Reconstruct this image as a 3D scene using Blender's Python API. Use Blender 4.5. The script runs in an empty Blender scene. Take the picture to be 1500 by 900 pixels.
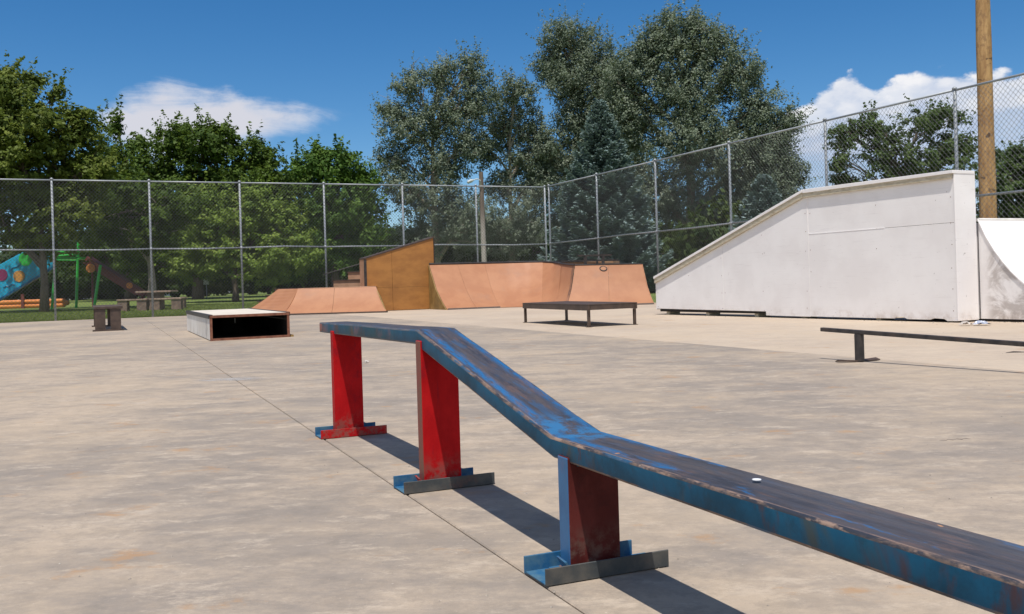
import bpy, bmesh, math, random
import numpy as np
from mathutils import Vector, Matrix

SC = bpy.context.scene
COL = SC.collection
R_ = math.radians

# ------------------------------------------------------------------ camera
cam_d = bpy.data.cameras.new('camera'); cam = bpy.data.objects.new('camera', cam_d); COL.objects.link(cam)
ROLL = 0.030
cr, sr = math.cos(ROLL), math.sin(ROLL)
cam.matrix_world = Matrix(((cr, sr, 0, 0), (0, 0, -1, 0), (-sr, cr, 0, 0.70), (0, 0, 0, 1)))
cam_d.sensor_width = 36.0
cam_d.lens = 1405 / 1500 * 36
cam_d.shift_y = -35.5 / 1500
cam_d.clip_start = 0.05
cam_d.clip_end = 2000
SC.camera = cam

# ------------------------------------------------------------------ sun, sky, exposure
SUN_DIR = Vector((-0.037, -0.365, 1.0)).normalized()
elev = math.asin(SUN_DIR.z)
sun_d = bpy.data.lights.new('sun', 'SUN'); sun_d.energy = 4.4; sun_d.angle = R_(0.53); sun_d.color = (1.0, 0.955, 0.89)
sun = bpy.data.objects.new('sun', sun_d); COL.objects.link(sun)
sun.rotation_euler = SUN_DIR.to_track_quat('Z', 'Y').to_euler()
sun.location = (0, -10, 30)
SC.view_settings.view_transform = 'Standard'
SC.view_settings.look = 'None'
SC.view_settings.gamma = 1.0
SC.view_settings.exposure = 0.15

W = bpy.data.worlds.new('World'); SC.world = W; W.use_nodes = True


class NT:
    """tiny node-tree helper"""
    def __init__(s, nt):
        s.nt = nt; s.nt.nodes.clear()

    def n(s, typ, ins=None, **kw):
        nd = s.nt.nodes.new(typ)
        for k, v in kw.items(): setattr(nd, k, v)
        for k, v in (ins or {}).items(): s.set(nd.inputs[k], v)
        return nd

    def set(s, sock, v):
        if isinstance(v, bpy.types.NodeSocket): s.nt.links.new(v, sock)
        else:
            if sock.type == 'RGBA' and not isinstance(v, (int, float)) and len(v) == 3: v = (*v, 1)
            sock.default_value = v

    def math(s, op, a, b=0.0, c=0.0, clamp=False):
        nd = s.n('ShaderNodeMath', operation=op, use_clamp=clamp)
        s.set(nd.inputs[0], a); s.set(nd.inputs[1], b); s.set(nd.inputs[2], c)
        return nd.outputs[0]

    def step(s, x, lo, hi):                      # smooth 0..1 between lo and hi
        nd = s.n('ShaderNodeMapRange', {'Value': x, 'From Min': lo, 'From Max': hi, 'To Min': 0.0, 'To Max': 1.0}, interpolation_type='SMOOTHSTEP')
        return nd.outputs['Result']

    def noise(s, vec, scale, detail=4.0, rough=0.55, dist=0.0):
        nd = s.n('ShaderNodeTexNoise', {'Vector': vec, 'Scale': scale, 'Detail': detail, 'Roughness': rough, 'Distortion': dist})
        return nd.outputs['Fac']

    def mix(s, f, a, b):
        nd = s.n('ShaderNodeMix', data_type='RGBA', clamp_factor=True)
        s.set(nd.inputs[0], f); s.set(nd.inputs[6], a); s.set(nd.inputs[7], b)
        return nd.outputs[2]

    def scale(s, vec, xyz, rotz=0.0):
        return s.n('ShaderNodeMapping', {'Vector': vec, 'Scale': xyz, 'Rotation': (0, 0, rotz)}).outputs[0]


# sky with two cloud banks (direction based, so it stays put wherever the camera is)
t = NT(W.node_tree)
sky = t.n('ShaderNodeTexSky', sky_type='NISHITA', sun_disc=False, sun_elevation=elev,
          sun_rotation=math.atan2(SUN_DIR.x, SUN_DIR.y), altitude=1500.0, air_density=1.0, dust_density=0.6, ozone_density=3.0)
tint = t.n('ShaderNodeHueSaturation', {'Color': sky.outputs[0], 'Saturation': 1.34, 'Value': 1.0})
bg_sky = t.n('ShaderNodeBackground', {'Color': tint.outputs[0], 'Strength': 0.10})
dirv = t.n('ShaderNodeNewGeometry').outputs['Incoming']
neg = t.n('ShaderNodeVectorMath', {0: dirv, 1: (-1, -1, -1)}, operation='MULTIPLY').outputs[0]
sep = t.n('ShaderNodeSeparateXYZ', {0: neg})
az = t.math('ARCTAN2', sep.outputs[0], sep.outputs[1])
el = t.math('ARCSINE', sep.outputs[2])
ae = t.n('ShaderNodeCombineXYZ', {0: az, 1: t.math('MULTIPLY', el, 1.6), 2: 0.0}).outputs[0]


def curve(x, lo, hi, pts):
    """piecewise curve of elevation over azimuth"""
    f = t.n('ShaderNodeMapRange', {'Value': x, 'From Min': lo, 'From Max': hi, 'To Min': 0.0, 'To Max': 1.0})
    fc = t.n('ShaderNodeFloatCurve', {'Factor': 1.0, 'Value': f.outputs['Result']})
    c = fc.mapping.curves[0]
    P = [((a - lo) / (hi - lo), e) for a, e in pts]
    while len(c.points) < len(P): c.points.new(0.5, 0.5)
    for p, (a, b) in zip(c.points, P): p.location = (a, b); p.handle_type = 'AUTO'
    fc.mapping.update()
    return fc.outputs[0]


n1 = t.noise(ae, 14.0, 7.0, 0.6)
n2 = t.noise(t.scale(ae, (1.0, 2.6, 1.0)), 9.0, 6.0, 0.62, 0.6)
n3 = t.noise(ae, 30.0, 5.0, 0.6)
# left, wispy wedge
topL = curve(az, -0.44, -0.12, [(-0.4232, 0.155), (-0.3987, 0.175), (-0.3801, 0.1895), (-0.3581, 0.2003), (-0.3423, 0.2061), (-0.3235, 0.2008), (-0.2848, 0.1971), (-0.2387, 0.1859), (-0.1912, 0.1843), (-0.1568, 0.183), (-0.129, 0.1829)])
botL = curve(az, -0.44, -0.12, [(-0.4233, 0.1568), (-0.3996, 0.1512), (-0.3696, 0.1293), (-0.3064, 0.1302), (-0.2533, 0.1461), (-0.2193, 0.1611), (-0.1848, 0.1714), (-0.1569, 0.181), (-0.129, 0.1829)])
wob = t.math('MULTIPLY', t.math('ADD', t.math('SUBTRACT', n2, 0.5), t.math('MULTIPLY', t.math('SUBTRACT', n3, 0.5), 0.5)), 0.042)
dL = t.math('MULTIPLY', t.step(t.math('ADD', t.math('SUBTRACT', topL, el), wob), -0.007, 0.018),
            t.step(t.math('ADD', t.math('SUBTRACT', el, botL), wob), -0.008, 0.026))
dL = t.math('MULTIPLY', dL, t.math('MULTIPLY', t.step(az, -0.43, -0.385), t.math('SUBTRACT', 1.0, t.step(az, -0.20, -0.145))))
dL = t.math('MULTIPLY', dL, t.step(n2, 0.20, 0.46))
# right, cumulus bank
topR = curve(az, 0.20, 0.72, [(0.22, 0.12), (0.2485, 0.1425), (0.2823, 0.1615), (0.312, 0.1743), (0.3317, 0.1901), (0.3414, 0.193), (0.355, 0.1875), (0.366, 0.1781), (0.3786, 0.1839), (0.4031, 0.1888), (0.4387, 0.1866), (0.4674, 0.1811), (0.4954, 0.1788), (0.5743, 0.173), (0.6891, 0.1256)])
vor = t.n('ShaderNodeTexVoronoi', {'Vector': t.n('ShaderNodeVectorMath', {0: ae, 1: t.n('ShaderNodeCombineXYZ', {0: t.math('MULTIPLY', n3, 0.02), 1: t.math('MULTIPLY', n1, 0.02), 2: 0.0}).outputs[0]}, operation='ADD').outputs[0], 'Scale': 46.0}, feature='SMOOTH_F1')
puff = t.math('MULTIPLY', t.math('SUBTRACT', 0.42, vor.outputs['Distance']), 0.018)
wobR = t.math('ADD', puff, t.math('MULTIPLY', t.math('ADD', t.math('SUBTRACT', n1, 0.5), t.math('MULTIPLY', t.math('SUBTRACT', n3, 0.5), 1.5)), 0.020))
dR = t.step(t.math('ADD', t.math('SUBTRACT', topR, el), wobR), 0.0, 0.008)
low = t.math('SUBTRACT', 1.0, t.step(el, 0.10, 0.20))                # bank thins towards its base
fadeR = t.math('SUBTRACT', 1.0, t.math('MULTIPLY', t.math('MULTIPLY', low, 0.48), t.step(n2, 0.66, 0.34)))
dR = t.math('MULTIPLY', t.math('MULTIPLY', dR, fadeR), t.math('MULTIPLY', t.step(az, 0.22, 0.27), t.math('SUBTRACT', 1.0, t.step(az, 0.62, 0.75))))
# unseen clouds round the rest of the sky, thickened for neutral fill light
nn = t.noise(t.scale(neg, (1.0, 1.0, 2.6)), 3.2, 7.0, 0.58)
band = t.math('MULTIPLY', t.step(el, 0.05, 0.14), t.math('SUBTRACT', 1.0, t.step(el, 0.55, 0.95)))
outside = t.math('ADD', t.step(az, 0.75, 1.0), t.step(t.math('MULTIPLY', az, -1.0), 0.62, 0.85), clamp=True)
dO = t.math('MULTIPLY', t.math('MULTIPLY', t.step(nn, 0.43, 0.56), band), outside)
dens = t.math('ADD', t.math('ADD', t.math('MULTIPLY', dL, 0.95), t.math('MULTIPLY', dR, 0.96)), dO, clamp=True)
billow = t.math('ADD', t.math('MULTIPLY', t.step(vor.outputs['Distance'], 0.60, 0.18), 0.45), t.math('MULTIPLY', t.step(n3, 0.36, 0.64), 0.40))
rim_ = t.math('MULTIPLY', t.step(t.math('SUBTRACT', topR, el), 0.055, 0.0), 0.35)
shade = t.math('ADD', t.math('MULTIPLY', billow, t.step(el, 0.09, 0.17)), rim_, clamp=True)
ccol = t.mix(shade, (0.50, 0.575, 0.73), (0.90, 0.89, 0.90))
ccol = t.mix(dL, ccol, (0.66, 0.66, 0.72))
bg_c = t.n('ShaderNodeBackground', {'Color': ccol, 'Strength': 0.95})
ms = t.n('ShaderNodeMixShader', {0: dens, 1: bg_sky.outputs[0], 2: bg_c.outputs[0]})
out = t.n('ShaderNodeOutputWorld', {'Surface': ms.outputs[0]})


# ------------------------------------------------------------------ materials
def new_mat(name):
    m = bpy.data.materials.new(name); m.use_nodes = True
    return m, NT(m.node_tree)


def finish(t, col, rough=0.6, bump=None, bstr=0.2, bdist=0.01, metal=0.0, spec=0.5):
    p = t.n('ShaderNodeBsdfPrincipled', {'Base Color': col, 'Roughness': rough, 'Metallic': metal, 'Specular IOR Level': spec})
    if bump is not None:
        b = t.n('ShaderNodeBump', {'Height': bump, 'Strength': bstr, 'Distance': bdist})
        t.set(p.inputs['Normal'], b.outputs[0])
    t.n('ShaderNodeOutputMaterial', {'Surface': p.outputs[0]})
    return p


def pos(t): return t.n('ShaderNodeNewGeometry').outputs['Position']


def grid_coords(t, e1, e2):
    P = pos(t)
    a = t.n('ShaderNodeVectorMath', {0: P, 1: (*e1, 0)}, operation='DOT_PRODUCT').outputs['Value']
    b = t.n('ShaderNodeVectorMath', {0: P, 1: (*e2, 0)}, operation='DOT_PRODUCT').outputs['Value']
    z = t.n('ShaderNodeSeparateXYZ', {0: P}).outputs[2]
    return a, b, z, t.n('ShaderNodeCombineXYZ', {0: a, 1: b, 2: z}).outputs[0]


def simple(name, c1, c2, scale=6.0, rough=0.6, metal=0.0, stretch=(1, 1, 1), bump=0.15, lo=0.35, hi=0.65, dirt=None, dirt_amt=0.5, spec=0.5):
    m, t = new_mat(name)
    P = t.scale(pos(t), stretch)
    n = t.noise(P, scale, 6, 0.6)
    c = t.mix(t.step(n, lo, hi), c1, c2)
    if dirt is not None:
        d = t.noise(pos(t), scale * 0.37, 8, 0.68)
        c = t.mix(t.math('MULTIPLY', t.step(d, 0.55, 0.72), dirt_amt), c, dirt)
    finish(t, c, rough, t.noise(P, scale * 6, 4, 0.6), bump, 0.004, metal, spec)
    return m


def make_concrete(name, warm, grey, light, seed, k=1.0):
    m, t = new_mat(name)
    P = t.n('ShaderNodeVectorMath', {0: pos(t), 1: (seed * 7.3, seed * 3.1, 0)}, operation='ADD').outputs[0]
    e1r = math.atan2(0.388, 0.92)
    Ps = t.scale(P, (0.45, 1.25, 1.0), -e1r + 0.25)
    big = t.noise(P, 0.40, 3, 0.55)
    mid = t.noise(t.scale(P, (0.75, 1.25, 1.0), 0.2), 2.6, 14, 0.82)
    fin = t.noise(P, 9.0, 12, 0.82)
    spk = t.noise(P, 190.0, 3, 0.7)
    f = t.math('ADD', t.math('MULTIPLY', mid, 0.62), t.math('ADD', t.math('MULTIPLY', fin, 0.18), t.math('MULTIPLY', big, 0.42)))
    c = t.mix(t.step(f, 0.54, 0.68), grey, warm)
    m2 = t.noise(t.scale(P, (0.7, 1.3, 1.0), -0.35), 5.0, 14, 0.82)
    c = t.mix(t.math('MULTIPLY', t.step(m2, 0.51, 0.62), 0.62), c, light)
    dk = t.noise(t.scale(P, (0.8, 1.2, 1.0), 0.6), 2.1, 13, 0.82)
    c = t.mix(t.math('MULTIPLY', t.step(dk, 0.505, 0.63), 0.42 * k), c, (0.20, 0.175, 0.15))
    c = t.mix(t.math('MULTIPLY', t.step(fin, 0.47, 0.58), 0.40 * k), c, (0.20, 0.17, 0.14))
    warmz = t.noise(P, 0.50, 8, 0.72)
    c = t.mix(t.math('MULTIPLY', t.step(warmz, 0.47, 0.62), 0.38), c, (0.47, 0.365, 0.255))
    rust = t.noise(t.scale(P, (0.8, 1.2, 1.0), 0.2), 3.0, 9, 0.72)
    c = t.mix(t.math('MULTIPLY', t.step(rust, 0.58, 0.68), 0.6), c, (0.40, 0.225, 0.10))
    c = t.mix(t.math('MULTIPLY', t.step(spk, 0.58, 0.78), 0.40), c, (0.15, 0.125, 0.10))
    c = t.mix(t.math('MULTIPLY', t.step(t.noise(P, 75.0, 2, 0.5), 0.70, 0.78), 0.55), c, (0.57, 0.49, 0.41))
    c = t.mix(t.math('MULTIPLY', t.step(t.noise(P, 31.0, 3, 0.6), 0.73, 0.79), 0.6), c, (0.12, 0.10, 0.08))
    h = t.math('ADD', t.math('MULTIPLY', fin, 0.6), t.math('MULTIPLY', spk, 0.4))
    finish(t, c, t.n('ShaderNodeMapRange', {'Value': mid, 'From Min': 0.3, 'From Max': 0.7, 'To Min': 0.62, 'To Max': 0.85}).outputs[0], h, 0.35, 0.006, spec=0.3)
    return m


M = {}
M['concrete'] = make_concrete('concrete', (0.405, 0.325, 0.246), (0.268, 0.226, 0.186), (0.51, 0.42, 0.325), 0)
M['concrete_pale'] = make_concrete('pale_concrete', (0.50, 0.405, 0.305), (0.43, 0.345, 0.265), (0.54, 0.445, 0.34), 3, 0.35)
M['joint'] = simple('joint_dirt', (0.19, 0.14, 0.10), (0.26, 0.20, 0.145), 12, 0.9)
M['steel_dark'] = simple('dark_steel', (0.018, 0.016, 0.016), (0.05, 0.04, 0.035), 14, 0.5, dirt=(0.10, 0.05, 0.03), dirt_amt=0.4)
M['steel_brown'] = simple('brown_painted_steel', (0.055, 0.035, 0.025), (0.085, 0.055, 0.04), 9, 0.55, dirt=(0.16, 0.10, 0.06), dirt_amt=0.5)
M['galv'] = simple('galvanised_steel', (0.31, 0.33, 0.345), (0.36, 0.38, 0.395), 4, 0.5, 0.2, bump=0.03)
M['wire'] = simple('galvanised_wire', (0.085, 0.088, 0.09), (0.125, 0.128, 0.13), 20, 0.55, 0.1)
M['rust'] = simple('rusty_steel', (0.16, 0.055, 0.03), (0.25, 0.10, 0.055), 16, 0.75, dirt=(0.07, 0.04, 0.03))
M['black_in'] = simple('shaded_interior', (0.012, 0.010, 0.009), (0.02, 0.017, 0.015), 5, 0.9)  # near-black colour stands in for the shade inside the boxes
M['ply'] = simple('ramp_board', (0.355, 0.152, 0.070), (0.40, 0.182, 0.086), 2.2, 0.55, dirt=(0.31, 0.165, 0.10), dirt_amt=0.55, bump=0.05)
M['ply_dirt'] = simple('scuffed_ramp_board', (0.17, 0.085, 0.05), (0.36, 0.17, 0.09), 3.5, 0.5, dirt=(0.10, 0.055, 0.035), dirt_amt=0.8)
M['brown_wall'] = simple('stained_brown_plywood', (0.30, 0.125, 0.028), (0.40, 0.175, 0.04), 1.6, 0.6, stretch=(1, 1, 2.2), dirt=(0.22, 0.10, 0.035), dirt_amt=0.7, bump=0.06)
M['olive_wall'] = simple('weathered_ochre_plywood', (0.20, 0.12, 0.03), (0.30, 0.19, 0.06), 3.0, 0.7, dirt=(0.12, 0.08, 0.03))
M['trim_wood'] = simple('weathered_edge_board', (0.42, 0.36, 0.25), (0.56, 0.50, 0.38), 9, 0.75, stretch=(1, 1, 4), dirt=(0.25, 0.18, 0.11), dirt_amt=0.6)
M['deck_wood'] = simple('tan_step_board', (0.36, 0.20, 0.115), (0.44, 0.25, 0.15), 4, 0.65, dirt=(0.25, 0.15, 0.09))


def make_white(name, stain):
    m, t = new_mat(name)
    a, b, z, g = grid_coords(t, (0.892, 0.451), (0.451, -0.892))
    n = t.noise(g, 1.7, 6, 0.6)
    grain = t.noise(t.scale(g, (6, 2.0, 42.0)), 1.0, 5, 0.65)
    c = t.mix(t.step(n, 0.35, 0.68), (0.82, 0.78, 0.755), (0.88, 0.845, 0.82))
    c = t.mix(t.math('MULTIPLY', t.step(grain, 0.58, 0.75), 0.22), c, (0.50, 0.44, 0.42))
    scr = t.noise(t.scale(g, (3, 5.0, 22.0)), 1.3, 9, 0.75)
    c = t.mix(t.math('MULTIPLY', t.step(scr, 0.63, 0.73), 0.65), c, (0.34, 0.28, 0.25))
    dot = t.noise(g, 13.0, 5, 0.65)
    c = t.mix(t.math('MULTIPLY', t.step(dot, 0.69, 0.74), 0.75), c, (0.16, 0.11, 0.09))
    # grime splashed up from the ground
    gr = t.math('MULTIPLY', t.math('SUBTRACT', 1.0, t.step(z, 0.03, 0.22)), t.step(t.noise(g, 5.0, 7, 0.7), 0.42, 0.66))
    c = t.mix(t.math('MULTIPLY', gr, 0.5), c, (0.46, 0.37, 0.30))
    if stain:
        s = t.noise(t.scale(g, (1, 2.2, 2.6)), 1.25, 9, 0.7, 0.6)
        zone = t.math('MULTIPLY', t.step(b, -8.56, -8.36), t.math('SUBTRACT', 1.0, t.step(z, 0.80, 1.10)))
        c = t.mix(t.math('MULTIPLY', t.math('MULTIPLY', t.step(s, 0.40, 0.58), zone), 0.65), c, (0.32, 0.265, 0.23))
    finish(t, c, 0.55, grain, 0.12, 0.003)
    return m


M['white'] = make_white('white_painted_plywood', False)
M['white_dirty'] = make_white('dirty_white_plywood', True)
M['white_box'] = simple('flaking_white_paint', (0.62, 0.58, 0.52), (0.74, 0.71, 0.66), 3.0, 0.6, dirt=(0.22, 0.19, 0.17), dirt_amt=0.75)
M['pale_top'] = simple('pale_worn_top', (0.60, 0.53, 0.43), (0.70, 0.63, 0.53), 3.0, 0.6, dirt=(0.45, 0.37, 0.28))

# grind rail paint: coordinates along (s) and across (t) the rail
RE1, RE2 = (0.918, 0.396), (0.396, -0.918)


def make_rail_side():
    m, t = new_mat('blue_rail_paint')
    a, b, z, g = grid_coords(t, RE1, RE2)
    n = t.noise(g, 4.0, 7, 0.68, 0.4)
    c = t.mix(t.step(n, 0.36, 0.62), (0.003, 0.045, 0.085), (0.006, 0.082, 0.155))
    teal = t.noise(g, 3.1, 4, 0.5)
    c = t.mix(t.math('MULTIPLY', t.step(teal, 0.52, 0.70), 0.6), c, (0.012, 0.075, 0.080))
    brn = t.noise(t.scale(g, (1, 1, 0.5)), 6.5, 6, 0.62, 0.5)
    c = t.mix(t.math('MULTIPLY', t.step(brn, 0.545, 0.64), 0.8), c, (0.075, 0.032, 0.026))
    och = t.noise(t.scale(g, (1, 1, 0.6)), 5.3, 5, 0.6, 0.4)
    c = t.mix(t.math('MULTIPLY', t.step(och, 0.57, 0.69), 0.6), c, (0.075, 0.058, 0.018))
    # reddish primer towards the far level stretch
    far = t.math('MULTIPLY', t.math('SUBTRACT', 1.0, t.step(b, -3.45, -3.15)), t.step(t.noise(g, 4.0, 5, 0.6), 0.50, 0.62))
    c = t.mix(t.math('MULTIPLY', far, 0.7), c, (0.20, 0.085, 0.09))
    c = t.mix(t.math('SUBTRACT', 1.0, t.step(b, -4.745, -4.73)), c, (0.28, 0.09, 0.07))
    sc = t.noise(t.scale(g, (1, 3, 30)), 3.0, 6, 0.7)
    c = t.mix(t.math('MULTIPLY', t.step(sc, 0.62, 0.74), 0.4), c, (0.11, 0.14, 0.15))
    gm = t.noise(g, 22.0, 6, 0.7)
    c = t.mix(t.math('MULTIPLY', t.step(gm, 0.52, 0.70), 0.45), c, (0.012, 0.03, 0.042))
    # bare chipped rims
    rim = t.math('MULTIPLY', t.step(t.noise(g, 18.0, 5, 0.7), 0.42, 0.58), 0.55)
    finish(t, c, 0.5, t.noise(g, 60, 4, 0.6), 0.15, 0.002, spec=0.2)
    return m


def make_rail_top():
    m, t = new_mat('worn_rail_top')
    a, b, z, g = grid_coords(t, RE1, RE2)
    u = t.n('ShaderNodeMapRange', {'Value': a, 'From Min': 1.012, 'From Max': 1.157, 'To Min': 0.0, 'To Max': 1.0}).outputs[0]
    st = t.scale(g, (26.0, 2.0, 2.0))
    n = t.noise(st, 1.2, 7, 0.65, 0.3)
    n2 = t.noise(t.scale(g, (50.0, 3.0, 3.0)), 1.0, 6, 0.7)
    c = t.mix(t.step(n, 0.35, 0.65), (0.036, 0.033, 0.036), (0.082, 0.066, 0.060))
    c = t.mix(t.math('MULTIPLY', t.step(n2, 0.57, 0.70), 0.5), c, (0.12, 0.088, 0.072))
    # surviving blue paint in two bands beside the slide track, strongest on the slope
    slope = t.math('MULTIPLY', t.step(b, -3.35, -3.0), t.math('SUBTRACT', 1.0, t.step(b, -2.15, -1.2)))
    keep = t.math('ADD', 0.31, t.math('MULTIPLY', slope, 0.225))
    l1 = t.math('MULTIPLY', t.step(u, 0.08, 0.14), t.math('SUBTRACT', 1.0, t.step(u, 0.22, 0.36)))
    l2 = t.step(u, 0.74, 0.92)
    band = t.math('ADD', l1, l2, clamp=True)
    nb = t.noise(t.scale(g, (22.0, 4.5, 4.5)), 1.5, 7, 0.68, 0.4)
    blue = t.math('MULTIPLY', band, t.step(t.math('ADD', nb, keep), 0.86, 0.98))
    c = t.mix(t.math('MULTIPLY', blue, 0.85), c, (0.014, 0.125, 0.31))
    wear = t.noise(t.scale(g, (40.0, 8.0, 8.0)), 2.0, 6, 0.7)
    c = t.mix(t.math('MULTIPLY', t.step(wear, 0.47, 0.60), 0.75), c, (0.060, 0.058, 0.066))
    thin = t.math('MULTIPLY', slope, t.step(nb, 0.50, 0.62))
    c = t.mix(t.math('MULTIPLY', thin, 0.4), c, (0.02, 0.095, 0.21))
    br_ = t.noise(t.scale(g, (30.0, 5.0, 5.0)), 1.3, 7, 0.7)
    c = t.mix(t.math('MULTIPLY', t.step(br_, 0.51, 0.66), 0.6), c, (0.14, 0.085, 0.062))
    # the kink weld kept its paint
    weld = t.math('MULTIPLY', t.step(b, -2.33, -2.2), t.math('SUBTRACT', 1.0, t.step(b, -2.1, -1.98)))
    c = t.mix(t.math('MULTIPLY', weld, t.step(t.noise(g, 16, 6, 0.7), 0.42, 0.58)), c, (0.035, 0.14, 0.29))
    # bare tan rim on the near edge
    rimz = t.math('ADD', t.math('SUBTRACT', 1.0, t.step(u, 0.02, 0.085)), t.step(u, 0.95, 0.99), clamp=True)
    rim = t.math('MULTIPLY', rimz, t.step(t.noise(t.scale(g, (8, 3, 3)), 5.0, 6, 0.7), 0.40, 0.56))
    c = t.mix(t.math('MULTIPLY', rim, 0.85), c, (0.36, 0.23, 0.16))
    chip = t.noise(t.scale(g, (5, 2, 2)), 5.5, 4, 0.6)
    c = t.mix(t.math('MULTIPLY', t.step(chip, 0.72, 0.75), t.step(n, 0.4, 0.5)), c, (0.55, 0.26, 0.10))
    finish(t, c, t.n('ShaderNodeMapRange', {'Value': n2, 'From Min': 0.3, 'From Max': 0.7, 'To Min': 0.33, 'To Max': 0.55}).outputs[0], n2, 0.25, 0.002)
    return m


def make_rail_rim():
    m, t = new_mat('rubbed_rail_edge')
    a, b, z, g = grid_coords(t, RE1, RE2)
    st = t.scale(g, (3.0, 1.0, 3.0))
    n = t.noise(st, 9.0, 7, 0.7, 0.3)
    c = t.mix(t.step(n, 0.42, 0.58), (0.030, 0.034, 0.045), (0.17, 0.115, 0.085))
    c = t.mix(t.math('MULTIPLY', t.step(t.noise(st, 16.0, 5, 0.6), 0.56, 0.66), 0.8), c, (0.33, 0.22, 0.16))
    c = t.mix(t.math('MULTIPLY', t.step(t.noise(st, 5.0, 5, 0.6), 0.54, 0.62), 0.8), c, (0.014, 0.085, 0.17))
    far = t.math('SUBTRACT', 1.0, t.step(b, -3.3, -2.9))
    c = t.mix(t.math('MULTIPLY', far, 0.6), c, (0.05, 0.085, 0.12))
    finish(t, c, 0.5, n, 0.3, 0.002, spec=0.35)
    return m


M['rail_rim'] = make_rail_rim()
M['rail_side'] = make_rail_side()
M['rail_top'] = make_rail_top()
def make_red(name, c1, c2, deep, chipc):
    m, t = new_mat(name)
    P = pos(t); z = t.n('ShaderNodeSeparateXYZ', {0: P}).outputs[2]
    n = t.noise(t.scale(P, (1, 1, .6)), 11, 7, .68)
    c = t.mix(t.step(n, .36, .64), c1, c2)
    d = t.noise(P, 6.0, 8, .72)
    c = t.mix(t.math('MULTIPLY', t.step(d, .52, .68), .65), c, deep)
    sc = t.noise(t.scale(P, (1, 1, .12)), 90.0, 4, .6)
    c = t.mix(t.math('MULTIPLY', t.step(sc, .60, .72), .35), c, deep)
    chip = t.noise(P, 55.0, 6, .75)
    c = t.mix(t.math('MULTIPLY', t.step(chip, .66, .70), .85), c, chipc)
    low = t.math('SUBTRACT', 1.0, t.step(z, .03, .14))
    c = t.mix(t.math('MULTIPLY', t.math('MULTIPLY', low, t.step(t.noise(P, 24, 6, .7), .42, .60)), .6), c, (0.17, 0.11, 0.085))
    finish(t, c, t.n('ShaderNodeMapRange', {'Value': d, 'From Min': .3, 'From Max': .7, 'To Min': .42, 'To Max': .65}).outputs[0], t.math('ADD', n, t.math('MULTIPLY', chip, .5)), .3, .002, spec=.1)
    return m


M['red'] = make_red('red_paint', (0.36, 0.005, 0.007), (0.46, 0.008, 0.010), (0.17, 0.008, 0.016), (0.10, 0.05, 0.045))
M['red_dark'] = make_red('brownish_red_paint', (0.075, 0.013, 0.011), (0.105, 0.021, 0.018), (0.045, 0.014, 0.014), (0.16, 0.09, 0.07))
M['blue_leg'] = simple('blue_leg_paint', (0.022, 0.105, 0.24), (0.03, 0.14, 0.30), 8, 0.45, dirt=(0.20, 0.06, 0.08), dirt_amt=0.6)
M['rust_leg'] = simple('rubbed_leg_edge', (0.26, 0.035, 0.025), (0.16, 0.065, 0.035), 9, 0.55, stretch=(1, 1, 0.4))
M['foot_blue'] = simple('blue_channel_paint', (0.012, 0.095, 0.22), (0.075, 0.16, 0.22), 17, 0.55, dirt=(0.13, 0.085, 0.065), dirt_amt=1.0, spec=0.25)
M['foot_dark'] = simple('grubby_channel_steel', (0.040, 0.046, 0.048), (0.085, 0.080, 0.070), 15, 0.55, dirt=(0.14, 0.065, 0.045), dirt_amt=1.0)
M['weld'] = simple('painted_weld', (0.15, 0.05, 0.045), (0.22, 0.13, 0.10), 60, 0.6, dirt=(0.05, 0.035, 0.03))
M['bark'] = simple('bark', (0.10, 0.075, 0.055), (0.17, 0.13, 0.10), 5, 0.9, stretch=(3, 3, 0.6), bump=0.6)
M['bark_pale'] = simple('pale_bark', (0.24, 0.20, 0.15), (0.36, 0.31, 0.25), 5, 0.9, stretch=(3, 3, 0.6), bump=0.5)


def make_pole_wood():
    m, t = new_mat('brown_treated_pole_wood')
    P = pos(t)
    n = t.noise(t.scale(P, (5, 5, 0.7)), 2.0, 8, 0.72, 0.6)
    c = t.mix(t.step(n, 0.35, 0.65), (0.33, 0.175, 0.062), (0.52, 0.31, 0.125))
    f = t.noise(t.scale(P, (1, 1, 0.8)), 9.0, 6, 0.7)
    c = t.mix(t.math('MULTIPLY', t.step(f, 0.50, 0.62), 0.6), c, (0.22, 0.115, 0.05))
    k = t.noise(t.scale(P, (1, 1, 1.8)), 4.5, 3, 0.5)
    c = t.mix(t.math('MULTIPLY', t.step(k, 0.64, 0.69), 0.85), c, (0.07, 0.035, 0.02))
    finish(t, c, 0.7, n, 0.4, 0.01)
    return m


M['pole_wood'] = make_pole_wood()
m_, t_ = new_mat('weathered_light_pole_wood')
_n = t_.noise(t_.scale(pos(t_), (4, 4, .5)), 5, 6, .6)
_lo = t_.mix(t_.step(_n, .35, .65), (0.34, 0.29, 0.245), (0.45, 0.40, 0.35)); _hi = t_.mix(t_.step(_n, .35, .65), (0.13, 0.09, 0.065), (0.21, 0.155, 0.115))
_z = t_.n('ShaderNodeSeparateXYZ', {0: pos(t_)}).outputs[2]
finish(t_, t_.mix(t_.step(t_.math('ADD', _z, _n), 3.6, 5.0), _lo, _hi), .85, _n, .3)
M['pole_grey'] = m_


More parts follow.
